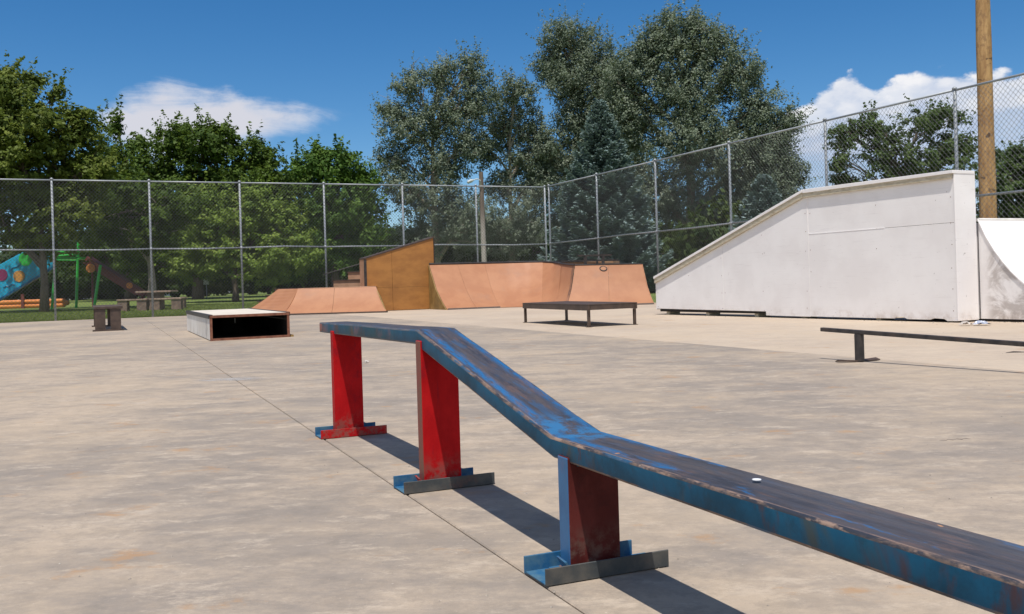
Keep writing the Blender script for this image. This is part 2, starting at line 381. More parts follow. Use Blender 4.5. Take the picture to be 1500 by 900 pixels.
def make_leaf(name, cols, rough=0.6, trans=0.32, spec=0.22):
    m, t = new_mat(name)
    a = t.n('ShaderNodeAttribute', attribute_name='tint').outputs['Fac']
    rp = t.n('ShaderNodeValToRGB', {'Fac': a})
    e = rp.color_ramp.elements
    e[0].color = (*cols[0], 1); e[0].position = 0.0
    e[1].color = (*cols[-1], 1); e[1].position = 1.0
    for i, c in enumerate(cols[1:-1]):
        q = e.new((i + 1) / (len(cols) - 1)); q.color = (*c, 1)
    p = t.n('ShaderNodeBsdfPrincipled', {'Base Color': rp.outputs[0], 'Roughness': rough, 'Specular IOR Level': spec})
    tr = t.n('ShaderNodeBsdfTranslucent', {'Color': t.mix(0.35, rp.outputs[0], (0.20, 0.26, 0.03))})
    mx = t.n('ShaderNodeMixShader', {0: trans, 1: p.outputs[0], 2: tr.outputs[0]})
    t.n('ShaderNodeOutputMaterial', {'Surface': mx.outputs[0]})
    return m


M['leaf_oak'] = make_leaf('oak_leaves', [(0.06, 0.09, 0.014), (0.125, 0.165, 0.026), (0.20, 0.235, 0.045)])
M['leaf_maple'] = make_leaf('maple_leaves', [(0.036, 0.070, 0.010), (0.072, 0.122, 0.016), (0.115, 0.172, 0.024)])
M['leaf_lime'] = make_leaf('bright_leaves', [(0.10, 0.165, 0.024), (0.19, 0.27, 0.042), (0.26, 0.33, 0.07)])
M['leaf_round'] = make_leaf('mid_green_leaves', [(0.05, 0.11, 0.018), (0.10, 0.185, 0.03), (0.15, 0.245, 0.042)])
M['leaf_poplar'] = make_leaf('silvery_poplar_leaves', [(0.095, 0.128, 0.086), (0.19, 0.23, 0.158), (0.32, 0.355, 0.27)], 0.65, 0.28, 0.2)
M['leaf_right'] = make_leaf('dark_green_leaves', [(0.038, 0.07, 0.02), (0.075, 0.12, 0.032), (0.12, 0.17, 0.05)])
M['needle'] = make_leaf('blue_spruce_needles', [(0.050, 0.090, 0.082), (0.15, 0.215, 0.20), (0.30, 0.38, 0.365)], 0.6, 0.15)
M['leaf_far'] = make_leaf('far_leaves', [(0.030, 0.058, 0.018), (0.055, 0.090, 0.024), (0.085, 0.12, 0.032)])


def make_grass():
    m, t = new_mat('mown_grass')
    P = pos(t)
    n = t.noise(P, 0.5, 6, 0.6); f = t.noise(P, 14, 6, 0.7)
    c = t.mix(t.step(n, 0.35, 0.65), (0.105, 0.155, 0.034), (0.17, 0.21, 0.055))
    c = t.mix(t.math('MULTIPLY', t.step(f, 0.45, 0.70), 0.5), c, (0.13, 0.14, 0.05))
    d = t.noise(P, 1.7, 7, 0.7)
    c = t.mix(t.math('MULTIPLY', t.step(d, 0.62, 0.75), 0.7), c, (0.17, 0.13, 0.075))
    finish(t, c, 0.9, f, 0.6, 0.04, spec=0.2)
    return m


M['grass'] = make_grass()
M['blade'] = make_leaf('grass_blades', [(0.10, 0.15, 0.032), (0.17, 0.215, 0.052), (0.26, 0.26, 0.09)], 0.6, 0.3)
M['slide_blue'] = simple('bright_blue_plastic', (0.010, 0.33, 0.52), (0.015, 0.38, 0.58), 3, 0.35, bump=0.02)
M['slide_edge'] = simple('darker_blue_plastic', (0.010, 0.13, 0.26), (0.012, 0.15, 0.30), 3, 0.4, bump=0.02)
M['play_green'] = simple('bright_green_plastic', (0.03, 0.42, 0.05), (0.04, 0.48, 0.06), 3, 0.35, bump=0.02)
M['play_orange'] = simple('orange_plastic', (0.62, 0.20, 0.045), (0.70, 0.25, 0.06), 3, 0.45, bump=0.02)
M['play_magenta'] = simple('magenta_plastic', (0.22, 0.02, 0.09), (0.26, 0.025, 0.11), 3, 0.4, bump=0.02)
M['play_red'] = simple('dull_red_plastic', (0.16, 0.045, 0.035), (0.20, 0.06, 0.045), 3, 0.5, bump=0.02)
M['play_amber'] = simple('amber_plastic', (0.58, 0.26, 0.055), (0.64, 0.30, 0.07), 3, 0.4, bump=0.02)
M['table_stone'] = simple('weathered_picnic_boards', (0.24, 0.165, 0.115), (0.33, 0.24, 0.175), 5, 0.85, dirt=(0.14, 0.10, 0.08))
M['block'] = simple('brown_block', (0.15, 0.10, 0.075), (0.24, 0.165, 0.12), 6, 0.9, dirt=(0.09, 0.06, 0.05))
M['house_white'] = simple('white_siding', (0.62, 0.62, 0.62), (0.70, 0.70, 0.69), 1.0, 0.7)
M['house_tan'] = simple('tan_siding', (0.36, 0.30, 0.24), (0.42, 0.36, 0.29), 1.0, 0.8)
M['roof'] = simple('grey_shingles', (0.15, 0.15, 0.16), (0.24, 0.24, 0.25), 6, 0.85)
M['glass'] = simple('window_glass', (0.02, 0.025, 0.03), (0.03, 0.035, 0.04), 2, 0.08)
M['car_blue'] = simple('dark_blue_car_paint', (0.015, 0.028, 0.06), (0.02, 0.034, 0.07), 2, 0.2, bump=0.0)
M['car_silver'] = simple('silver_car_paint', (0.42, 0.44, 0.47), (0.46, 0.48, 0.51), 2, 0.25, 0.3, bump=0.0)
M['car_white'] = simple('white_car_paint', (0.70, 0.70, 0.70), (0.74, 0.74, 0.74), 2, 0.25, bump=0.0)
M['tyre'] = simple('tyre_rubber', (0.015, 0.015, 0.015), (0.025, 0.025, 0.025), 12, 0.85)
M['sign_white'] = simple('white_sign_face', (0.68, 0.68, 0.66), (0.74, 0.74, 0.72), 2, 0.5, bump=0.0)
M['stone'] = simple('pale_stone', (0.45, 0.41, 0.36), (0.58, 0.53, 0.47), 30, 0.8)
M['grit'] = simple('brown_grit', (0.20, 0.17, 0.14), (0.42, 0.37, 0.31), 40, 0.9)
M['foil'] = simple('crumpled_foil', (0.55, 0.58, 0.68), (0.75, 0.76, 0.80), 25, 0.3, 0.6)
M['paper'] = simple('grey_paper_scrap', (0.40, 0.35, 0.31), (0.55, 0.50, 0.45), 25, 0.8)
M['chalk'] = simple('white_chalk', (0.55, 0.56, 0.57), (0.66, 0.67, 0.68), 8, 0.9)
M['sticker'] = simple('white_sticker', (0.75, 0.75, 0.75), (0.8, 0.8, 0.8), 8, 0.5)
M['crack'] = simple('crack_dirt', (0.06, 0.05, 0.045), (0.09, 0.075, 0.065), 18, 0.95)
M['lamp_metal'] = simple('pale_lamp_metal', (0.50, 0.52, 0.50), (0.6, 0.6, 0.58), 9, 0.5)


# ------------------------------------------------------------------ mesh helpers
class MB:
    """collects world-space polygons, builds ONE mesh object"""
    def __init__(s): s.v = []; s.f = []; s.m = []

    def poly(s, pts, mi=0):
        b = len(s.v); s.v += [tuple(p) for p in pts]; s.f.append(list(range(b, b + len(pts)))); s.m.append(mi)

    def solid(s, verts, faces, mi=0):
        b = len(s.v); s.v += [tuple(p) for p in verts]
        for i, f in enumerate(faces):
            s.f.append([b + k for k in f]); s.m.append(mi[i] if isinstance(mi, (list, tuple)) else mi)

    def box(s, o, ax, ay, az_, mi=0):
        """corner o and three edge vectors"""
        o, ax, ay, az_ = map(Vector, (o, ax, ay, az_))
        v = [o, o + ax, o + ax + ay, o + ay]; v += [p + az_ for p in v]
        s.solid(v, [(3, 2, 1, 0), (4, 5, 6, 7), (0, 1, 5, 4), (1, 2, 6, 5), (2, 3, 7, 6), (3, 0, 4, 7)], mi)

    def cbox(s, c, e1, e2, lx, ly, z0, z1, mi=0):
        """box centred at plan point c with plan axes e1, e2"""
        c = Vector((c[0], c[1], z0)); a = Vector((e1[0], e1[1], 0)) * lx; b = Vector((e2[0], e2[1], 0)) * ly
        s.box(c - a / 2 - b / 2, a, b, (0, 0, z1 - z0), mi)

    def prism(s, pts, off, mi=0):
        """polygon extruded by vector off"""
        pts = [Vector(p) for p in pts]; off = Vector(off); n = len(pts)
        v = pts + [p + off for p in pts]
        f = [tuple(range(n))[::-1], tuple(range(n, 2 * n))] + [(i, (i + 1) % n, (i + 1) % n + n, i + n) for i in range(n)]
        s.solid(v, f, mi)

    def tube(s, path, radii, seg=8, mi=0, cap=True):
        path = [Vector(p) for p in path]
        if isinstance(radii, (int, float)): radii = [radii] * len(path)
        b = len(s.v); up0 = None
        for i, p in enumerate(path):
            d = (path[min(i + 1, len(path) - 1)] - path[max(i - 1, 0)]).normalized()
            if up0 is None: up0 = Vector((0, 0, 1)) if abs(d.z) < 0.9 else Vector((1, 0, 0))
            x = d.cross(up0)
            if x.length < 1e-4: x = d.cross(Vector((0, 1, 0)))
            x.normalize(); y = d.cross(x).normalized()
            for k in range(seg):
                a = 2 * math.pi * k / seg
                s.v.append(tuple(p + (x * math.cos(a) + y * math.sin(a)) * radii[i]))
        for i in range(len(path) - 1):
            for k in range(seg):
                k2 = (k + 1) % seg
                s.f.append([b + i * seg + k, b + i * seg + k2, b + (i + 1) * seg + k2, b + (i + 1) * seg + k]); s.m.append(mi)
        if cap:
            s.f.append([b + k for k in range(seg)][::-1]); s.m.append(mi)
            e = b + (len(path) - 1) * seg
            s.f.append([e + k for k in range(seg)]); s.m.append(mi)

    def build(s, name, mats, parent=None, root=None, bevel=0.0, smooth=False, segs=1, angle=35, bmat=-1):
        me = bpy.data.meshes.new(name)
        r = Vector(root) if root is not None else (Vector(WORLD_LOC[parent.name]) if parent is not None else Vector((0, 0, 0)))
        bm = bmesh.new()
        vs = [bm.verts.new(Vector(p) - r) for p in s.v]
        for f, mi in zip(s.f, s.m):
            try:
                fc = bm.faces.new([vs[i] for i in f]); fc.material_index = mi
            except ValueError: pass
        bmesh.ops.remove_doubles(bm, verts=bm.verts, dist=1e-5)
        bmesh.ops.recalc_face_normals(bm, faces=bm.faces)
        if bevel > 0:
            ed = [e for e in bm.edges if len(e.link_faces) == 2 and e.calc_face_angle(0) > R_(angle)]
            bmesh.ops.bevel(bm, geom=ed, offset=bevel, segments=segs, affect='EDGES', profile=0.5, clamp_overlap=True, material=bmat)
        if smooth:
            for f in bm.faces: f.smooth = True
        bm.to_mesh(me); bm.free()
        for m in (mats if isinstance(mats, (list, tuple)) else [mats]): me.materials.append(m)
        o = bpy.data.objects.new(name, me); COL.objects.link(o)
        if parent is not None:
            o.parent = parent
            # every root is unrotated, so local = world - root
            WORLD_LOC[o.name] = tuple(r)
        else:
            o.location = r; WORLD_LOC[o.name] = tuple(r)
        return o


WORLD_LOC = {}


def tag(o, label=None, cat=None, group=None, kind=None):
    if label: o['label'] = label
    if cat: o['category'] = cat
    if group: o['group'] = group
    if kind: o['kind'] = kind
    return o


def thing(name, loc, label, cat, group=None):
    o = bpy.data.objects.new(name, None); COL.objects.link(o)
    o.location = loc; o.empty_display_size = 0.2
    WORLD_LOC[o.name] = tuple(loc)
    return tag(o, label, cat, group)


def children(o): return [c for c in COL.objects if c.parent == o]


def copy_tree(o, loc):
    r = o.copy(); COL.objects.link(r); r.location = loc; WORLD_LOC[r.name] = tuple(loc)
    for ch in children(o):
        c = ch.copy(); COL.objects.link(c); c.parent = r
        for g in children(ch):
            d = g.copy(); COL.objects.link(d); d.parent = c
    return r


def V2(p, z=0.0): return Vector((p[0], p[1], z))


G1 = Vector((0.914, 0.406, 0)); G2 = Vector((0.406, -0.914, 0))      # along the back fence / along the right fence towards us
CN = Vector((1.25, 33.93, 0))                                        # fence corner


def gp(a, b, z=0.0): return CN + G1 * a + G2 * b + Vector((0, 0, z))


def hz(y): return min(0.42, 0.0135 * max(0.0, y - 34.5))               # the park lawn rises gently beyond the fence


# ------------------------------------------------------------------ ground
mb = MB()
xs = [-500, -250, -120, -80] + list(range(-60, 61, 6)) + [80, 120, 250, 500]
ys = [-300, -100, -40, -10, 10, 25, 34.5] + list(range(37, 121, 6)) + [150, 250, 500, 900]
idx = {}
for j, y in enumerate(ys):
    for i, x in enumerate(xs):
        idx[i, j] = len(mb.v); mb.v.append((x, y, -0.035 + hz(y)))
for j in range(len(ys) - 1):
    for i in range(len(xs) - 1):
        mb.f.append([idx[i, j], idx[i + 1, j], idx[i + 1, j + 1], idx[i, j + 1]]); mb.m.append(0)
ground = tag(mb.build('ground', M['grass'], smooth=True), kind='structure')

# pavement: concrete poured in long strips, joints recessed between them
E1J = Vector((0.9215, 0.388, 0)); E2J = Vector((0.388, -0.9215, 0))
mb = MB()
edge_b = -0.10


def fence_s(tt):
    """s where the line t = tt meets the back edge of the pavement"""
    p0 = E1J * tt
    d = (p0 - CN).dot(G2)
    return (edge_b - d) / E2J.dot(G2)


tb = [-13.35, -8.60, -3.85, 0.907, 5.67, 10.4, 14.75]
mb.prism([E1J * (tb[0] - .02) + E2J * (fence_s(tb[0]) + .02) + Vector((0, 0, -.03)), E1J * (tb[-1] + .02) + E2J * (fence_s(tb[-1]) + .02) + Vector((0, 0, -.03)),
          E1J * (tb[-1] + .02) + E2J * 9.0 + Vector((0, 0, -.03)), E1J * (tb[0] - .02) + E2J * 9.0 + Vector((0, 0, -.03))], (0, 0, 0.018))
pav = tag(mb.build('pavement', M['joint']), kind='structure')
for i in range(len(tb) - 1):
    g = 0.0026
    t0, t1 = tb[i] + g, tb[i + 1] - g
    mb = MB()
    mb.prism([E1J * t0 + E2J * fence_s(t0), E1J * t1 + E2J * fence_s(t1), E1J * t1 + E2J * 8.9, E1J * t0 + E2J * 8.9], (0, 0, -0.05))
    s_ = mb.build('concrete_slab', M['concrete_pale'] if i >= 4 else M['concrete'], parent=pav, bevel=0.004)

# ------------------------------------------------------------------ kinked grind rail in the foreground
e1 = Vector((*RE1, 0)); e2 = Vector((*RE2, 0))


def rp(s, tt, z): return e1 * tt + e2 * s + Vector((0, 0, z))


rail = thing('grind_rail', rp(-3.0, 1.085, 0), 'long blue kinked grind rail on red and blue legs in the foreground', 'grind rail')
T0, T1 = 1.012, 1.157
prof = [(-4.80, .531), (-3.20, .546), (-2.14, .318), (1.25, .320)]
off = [(-4.80, .481), (-3.225, .4955), (-2.125, .268), (1.25, .270)]
mb = MB()
n = len(prof)
# densify for a slightly dented, non-perfect top
def dens(L, k):
    o = []
    for (a, b) in zip(L[:-1], L[1:]):
        for i in range(k): o.append((a[0] + (b[0] - a[0]) * i / k, a[1] + (b[1] - a[1]) * i / k))
    return o + [L[-1]]
rnd = random.Random(4)
K = 8
top = dens(prof, K); bot = dens(off, K)
jit = [(rnd.uniform(-.0012, .0012), rnd.uniform(-.0012, .0012)) for _ in top]
for i in range(len(top) - 1):
    a, b = top[i], top[i + 1]; c, d = bot[i], bot[i + 1]
    (ja, ka), (jb, kb) = jit[i], jit[i + 1]
    mb.poly([rp(a[0], T0, a[1] + ja), rp(b[0], T0, b[1] + jb), rp(b[0], T1, b[1] + kb), rp(a[0], T1, a[1] + ka)], 1)
    mb.poly([rp(c[0], T0, c[1]), rp(c[0], T1, c[1]), rp(d[0], T1, d[1]), rp(d[0], T0, d[1])], 0)
    mb.poly([rp(a[0], T0, a[1] + ja), rp(c[0], T0, c[1]), rp(d[0], T0, d[1]), rp(b[0], T0, b[1] + jb)], 0)
    mb.poly([rp(a[0], T1, a[1] + ka), rp(b[0], T1, b[1] + kb), rp(d[0], T1, d[1]), rp(c[0], T1, c[1])], 0)
for i in (0, len(top) - 1):
    a, c = top[i], bot[i]; (ja, ka) = jit[i]
    mb.poly([rp(a[0], T0, a[1] + ja), rp(a[0], T1, a[1] + ka), rp(c[0], T1, c[1]), rp(c[0], T0, c[1])], 0)
beam = mb.build('beam', [M['rail_side'], M['rail_top'], M['rail_rim']], parent=rail, bevel=0.006, segs=3, angle=50, bmat=2)
for q_ in beam.data.polygons: q_.use_smooth = True
beam.data.set_sharp_from_angle(angle=R_(60))
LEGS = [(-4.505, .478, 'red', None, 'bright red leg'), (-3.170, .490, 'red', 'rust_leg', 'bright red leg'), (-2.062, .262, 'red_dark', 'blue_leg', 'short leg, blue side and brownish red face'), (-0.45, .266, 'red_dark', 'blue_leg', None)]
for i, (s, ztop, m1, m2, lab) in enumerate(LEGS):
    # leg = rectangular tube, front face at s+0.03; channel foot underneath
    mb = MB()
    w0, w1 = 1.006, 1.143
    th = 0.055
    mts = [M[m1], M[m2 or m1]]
    fr = [4, 0]
    v = [rp(s - th / 2, w0, .008), rp(s + th / 2, w0, .008), rp(s + th / 2, w1, .008), rp(s - th / 2, w1, .008)]
    tl = [ztop + (0.02 if i == 1 else 0.02)] * 4
    v += [Vector((p.x, p.y, z)) for p, z in zip(v, tl)]
    # faces: side at t=w0 is vertices 0,1,5,4 ; front (towards us) 1,2,6,5
    mb.solid(v, [(3, 2, 1, 0), (4, 5, 6, 7), (0, 1, 5, 4), (1, 2, 6, 5), (2, 3, 7, 6), (3, 0, 4, 7)], [0, 0, 1, 0, 0, 0])
    leg = mb.build('leg', mts, parent=rail, bevel=0.004, segs=2)
    if lab: leg['label'] = lab
    # channel: web on the ground, two upright flanges
    mf = ['red', 'foot_dark', 'foot_dark', 'foot_dark'][i]
    fl0, fl1 = (0.928, 1.243) if i == 0 else (0.922, 1.250)
    if i == 2: fl1 = 1.252
    hs = 0.033
    mb = MB()
    c = 1.085
    F = s + 0.064; B = s - 0.064 + 0.02
    mb.box(rp(B, fl0, 0.003), e1 * (fl1 - fl0), e2 * (F - B), (0, 0, 0.005), 1)
    mb.box(rp(F, fl0, 0.002), e1 * (fl1 - fl0), e2 * 0.005, (0, 0, 0.040), 0)
    bl = (fl1 - fl0) * (0.90 if i else 0.93)
    mb.box(rp(B - 0.005, fl0 - 0.003, 0.002), e1 * bl, e2 * 0.005, (0, 0, 0.042), 1)
    ft = mb.build('foot_channel', [M[mf], M['foot_blue']], parent=rail, bevel=0.0012)
    # bent weld gusset at the left of the leg
    if i in (1, 2):
        mb = MB()
        mb.prism([rp(s - .03, w0 - .001, .010), rp(s + .05, w0 - .001, .010), rp(s + .05, w0 - .040, .010), rp(s - .03, w0 - .030, .010)], (0, 0, 0.004))
        mb.prism([rp(s + .01, w0 - .002, .012), rp(s + .055, w0 - .002, .012), rp(s + .055, w0 - .022, .046), rp(s + .01, w0 - .022, .050)], e1 * -0.006)
        mb.build('gusset', M['red'] if i == 1 else M['foot_blue'], parent=rail)
    mb = MB(); rw = random.Random(i + 50)
    nW = 14
    mb.tube([rp(s + th / 2 + .001, w0 + (w1 - w0) * k / nW, .0105 + rw.uniform(-.001, .0015)) for k in range(nW + 1)], [rw.uniform(.003, .0062) for k in range(nW + 1)], 6)
    mb.tube([rp(s - th / 2 + th * k / 6, w0 - .001, .0105 + rw.uniform(-.001, .0015)) for k in range(7)], [rw.uniform(.003, .006) for k in range(7)], 6)
    mb.build('weld_bead', M['weld'], parent=rail)
# weld beads where legs meet beam
for i, (s, zt) in enumerate([(-2.062, .2675), (-3.17, .493)]):
    mb = MB(); mb.tube([rp(s + .03, 1.03, zt - .004), rp(s + .031, 1.085, zt - .003), rp(s + .03, 1.135, zt - .004)], 0.004, 6)
    mb.build('weld_bead', M['rail_side'], parent=rail)
# white sticker spot on the beam
mb = MB()
cc = rp(-1.45, 1.105, .3232)
mb.prism([cc + Vector((math.cos(a) * .0085, math.sin(a) * .0085, 0)) for a in [k * math.pi / 6 for k in range(12)]], (0, 0, .0012))
mb.build('sticker', M['sticker'], parent=rail)

# ------------------------------------------------------------------ low black flat bar on the right
fb0 = Vector((2.70, 7.50, 0)); fd = Vector((0.480, -0.877, 0)); fn = Vector((0.877, 0.480, 0))
bar = thing('flat_bar', fb0, 'low thin black flat bar on a round post with splayed feet, right foreground', 'grind rail')


def fp(s, tt, z): return fb0 + fd * s + fn * tt + Vector((0, 0, z))


mb = MB()
mb.solid([fp(-.38, -.02, .228), fp(3.6, -.02, .118), fp(3.6, .02, .118), fp(-.38, .02, .228), fp(-.38, -.02, .260), fp(3.6, -.02, .150), fp(3.6, .02, .150), fp(-.38, .02, .260)],
         [(3, 2, 1, 0), (4, 5, 6, 7), (0, 1, 5, 4), (1, 2, 6, 5), (2, 3, 7, 6), (3, 0, 4, 7)])
mb.build('bar', M['steel_dark'], parent=bar, bevel=0.005, segs=2)
for s, zt in ((0.0, .217), (3.2, .128)):
    mb = MB(); mb.tube([fp(s, 0, 0.008), fp(s, 0, zt)], 0.036, 16); mb.build('post', M['steel_dark'], parent=bar)
    for k, (dx, dy) in enumerate(((-.92, -.10), (1.0, .45))):
        d = Vector((dx, dy, 0)).normalized(); q = Vector((-d.y, d.x, 0))
        mb = MB(); p = fp(s, 0, 0.003)
        mb.solid([p - q * .022, p + d * .19 - q * .022 + Vector((0, 0, .002)), p + d * .19 + q * .022 + Vector((0, 0, .006)), p + q * .022,
                  p - q * .022 + Vector((0, 0, .007)), p + d * .19 - q * .022 + Vector((0, 0, .010)), p + d * .19 + q * .022 + Vector((0, 0, .022)), p + q * .022 + Vector((0, 0, .012))],
                 [(3, 2, 1, 0), (4, 5, 6, 7), (0, 1, 5, 4), (1, 2, 6, 5), (2, 3, 7, 6), (3, 0, 4, 7)])
        mb.build('foot', M['steel_brown'], parent=bar)

# ------------------------------------------------------------------ white launch wall
l1 = Vector((0.892, 0.451, 0)); l2 = Vector((0.451, -0.892, 0))
L0 = Vector((5.831, 12.604, 0))


def lp(s, w, z): return L0 + l2 * s + l1 * w + Vector((0, 0, z))


def ltop(s): return 0.66 + (s + 6.73) / (6.73 - 2.69) * (1.94 - 0.66) if s < -2.69 else 1.94


wall = thing('launch_wall', lp(-3.3, .2, 0), 'long white plywood launch wall with a sloping left half', 'skate ramp')
mb = MB()
core = [(-6.66, .06), (-.03, .06), (-.03, 1.90), (-2.69, 1.90), (-6.66, .63)]
mb.prism([lp(s, .03, z) for s, z in core], l1 * .34)
mb.build('core_frame', M['black_in'], parent=wall)


def panel(name, s0, s1, pts, m='white', th=.018, w=0.0):
    mb = MB(); mb.prism([lp(s, w, z) for s, z in pts], l1 * th); return mb.build(name, M[m], parent=wall, bevel=0.002)


zs_ = .66 + (6.73 - 4.72) / (6.73 - 2.69) * 1.28
panel('side_panel', 0, 0, [(-6.73, .115), (-4.722, .105), (-4.722, zs_), (-6.73, .66)])
panel('side_panel', 0, 0, [(-4.7185, .105), (-3.655, .10), (-3.655, .035), (-2.652, .030), (-2.652, 1.94), (-2.69, 1.94), (-4.7185, zs_)], w=.001)
mb = MB(); rs = random.Random(21)
for sx in (-6.68, -4.76, -4.68, -2.70, -2.60, -.05, -1.3, -3.7, -5.7):
    zt = ltop(sx) - .06
    z = .14
    while z < zt:
        c_ = lp(sx + rs.uniform(-.01, .01), -.0005 if sx < -2.65 else -.001, z + rs.uniform(-.03, .03)); rr = .0065
        if rs.random() < .8: mb.prism([c_ + l2 * (math.cos(k * math.pi / 3) * rr) + Vector((0, 0, math.sin(k * math.pi / 3) * rr)) for k in range(6)], l1 * -.0015)
        z += .30
tag(mb.build('screw_head', M['rust'], parent=wall), kind='stuff')
panel('side_panel', 0, 0, [(-2.644, .035), (-1.02, .035), (-.98, .06), (-.86, .06), (-.80, .03), (-.42, .03), (-.36, .05), (-.2, .045), (-.15, .02), (0, .02), (0, 1.315), (-2.644, 1.315)])
panel('side_panel', 0, 0, [(-2.644, 1.321), (0, 1.321), (0, 1.94), (-2.644, 1.94)], w=0.003)
mb = MB(); mb.prism([lp(-2.63, -.003, 1.3145), lp(-1.15, -.003, 1.3155), lp(-1.15, -.003, 1.3225), lp(-2.63, -.003, 1.3225)], l1 * .012)
mb.build('seam_strip', M['white'], parent=wall)
mb = MB(); mb.prism([lp(-2.652, -.003, .03), lp(-2.643, -.003, .03), lp(-2.643, -.003, 1.9), lp(-2.652, -.003, 1.9)], l1 * .012)
mb.build('seam_strip', M['white'], parent=wall)
# top ride boards (overhang to the front) and their pale edge
mb = MB(); mb.prism([lp(-6.76, -.045, .690), lp(-2.70, -.045, 1.978), lp(-2.70, -.045, 2.02), lp(-6.76, -.045, .735)], l1 * .47)
mb.build('top_board', M['white'], parent=wall, bevel=0.003)
mb = MB(); mb.prism([lp(-2.695, -.045, 1.963), lp(.03, -.045, 1.963), lp(.03, -.045, 2.005), lp(-2.695, -.045, 2.02)], l1 * .43)
mb.build('top_board', M['white'], parent=wall, bevel=0.003)
mb = MB(); mb.prism([lp(-6.745, -.034, .605), lp(-2.705, -.034, 1.892), lp(-2.705, -.034, 1.976), lp(-6.745, -.034, .690)], l1 * .030)
mb.build('edge_board', M['trim_wood'], parent=wall, bevel=0.002)
mb = MB(); mb.prism([lp(-2.70, -.034, 1.892), lp(0.0, -.034, 1.90), lp(0.0, -.034, 1.961), lp(-2.70, -.034, 1.975)], l1 * .030)
mb.build('edge_board', M['trim_wood'], parent=wall, bevel=0.002)
# end panel towards us
mb = MB(); mb.box(lp(.002, -.004, .022), l1 * .405, l2 * .022, (0, 0, 1.98))
mb.build('end_panel', M['white'], parent=wall, bevel=0.004, segs=2)
mb = MB(); mb.box(lp(-6.75, .0, .10), l1 * .37, l2 * .015, (0, 0, .52)); mb.build('end_panel', M['white'], parent=wall)
mb = MB(); mb.prism([lp(-6.73, .36, .1), lp(-.01, .36, .1), lp(-.01, .36, 1.94), (lp(-2.69, .36, 1.94)), lp(-6.73, .36, .62)], l1 * .018); mb.build('back_panel', M['white'], parent=wall)
for s in (-6.5, -5.3, -4.0, -2.9, -1.4, -.2):
    mb = MB(); mb.box(lp(s, .06, 0.001), l1 * .25, l2 * .09, (0, 0, .07)); mb.build('skid_block', M['trim_wood'], parent=wall)

# ------------------------------------------------------------------ white quarter pipe at the right edge
QW0, QW1 = .43, 4.1
qp = thing('quarter_pipe', lp(.6, 2.2, 0), 'white quarter pipe with grimy side panel at the right edge', 'skate ramp')
RQ = 2.2; SQ = 2.066


def qz(s): return RQ - math.sqrt(max(0, RQ * RQ - (SQ - s) ** 2))


ss = [.03 + (SQ - .03) * k / 18 for k in range(19)]
mb = MB()
pts = [lp(s, QW0, max(.035, qz(s) - .02)) for s in ss if qz(s) > .06] + [lp(1.72, QW0, .035), lp(.03, QW0, .035)]
mb.prism(pts, l1 * .018); mb.build('side_panel', M['white_dirty'], parent=qp)
mb = MB(); mb.prism([p + l1 * (QW1 - QW0 - .03) for p in pts], l1 * .018); mb.build('side_panel', M['white_dirty'], parent=qp)
for k0, k1, kk in ((0, 6, 0), (6, 12, 1), (12, 18, 2)):
    for w0, w1 in ((QW0 - .015, 2.26), (2.265, QW1)):
        mb = MB()
        for k in range(k0, k1):
            a, b = ss[k] + (.002 if k == k0 else 0), ss[k + 1] - (.002 if k == k1 - 1 else 0)
            za, zb = qz(a), qz(b)
            v = [lp(a, w0, za - .02), lp(b, w0, max(.002, zb - .02)), lp(b, w1, max(.002, zb - .02)), lp(a, w1, za - .02), lp(a, w0, za), lp(b, w0, zb + .004), lp(b, w1, zb + .004), lp(a, w1, za)]
            mb.solid(v, [(3, 2, 1, 0), (4, 5, 6, 7), (0, 1, 5, 4), (1, 2, 6, 5), (2, 3, 7, 6), (3, 0, 4, 7)])
        mb.build('ramp_surface', M['white'], parent=qp)
mb = MB(); mb.tube([lp(.02, QW0, 1.352), lp(.02, QW1, 1.352)], .024, 10); mb.build('coping', M['white_box'], parent=qp)
mb = MB(); mb.box(lp(-1.2, QW0 + .02, .03), l1 * (QW1 - QW0 - .05), l2 * 1.2, (0, 0, 1.28)); mb.build('deck', M['white'], parent=qp)
mb = MB(); mb.box(lp(0.05, QW0 + .03, .001), l1 * 3.4, l2 * 1.6, (0, 0, .033)); mb.build('skid_base', M['black_in'], parent=qp)

# ------------------------------------------------------------------ back ramps
ramp = thing('bowl_ramp', (1.0, 27.5, 0), 'wide tan curved quarter pipe with a bowl corner and hip beside the back fence', 'skate ramp')
PROF = [(0, 0.0), (.10, .03), (.30, .145), (.43, .229), (.66, .40), (.86, .559), (1.04, .78), (1.235, 1.017), (1.36, 1.165), (1.45, 1.30)]
PR = [(u / 1.45, z / 1.30) for u, z in PROF]


def station(b, t_, h):
    b = Vector((*b, 0)); t_ = Vector((*t_, 0))
    return [b.lerp(t_, u) + Vector((0, 0, .012 + z * h)) for u, z in PR]


STN = [((-1.81, 26.68), (-2.40, 28.00), 1.30), ((-1.0, 27.03), (-1.59, 28.36), 1.30), ((-.35, 27.25), (-.80, 28.70), 1.30), ((.12, 27.27), (-.10, 28.97), 1.30),
       ((.50, 27.12), (.50, 29.10), 1.30), ((.80, 26.85), (.95, 28.98), 1.29), ((1.0, 26.5), (1.27, 28.60), 1.25), ((1.15, 26.2), (1.45, 28.00), 1.19), ((1.27, 25.95), (1.60, 27.30), 1.15), ((1.42, 25.62), (1.74, 26.60), 1.12)]


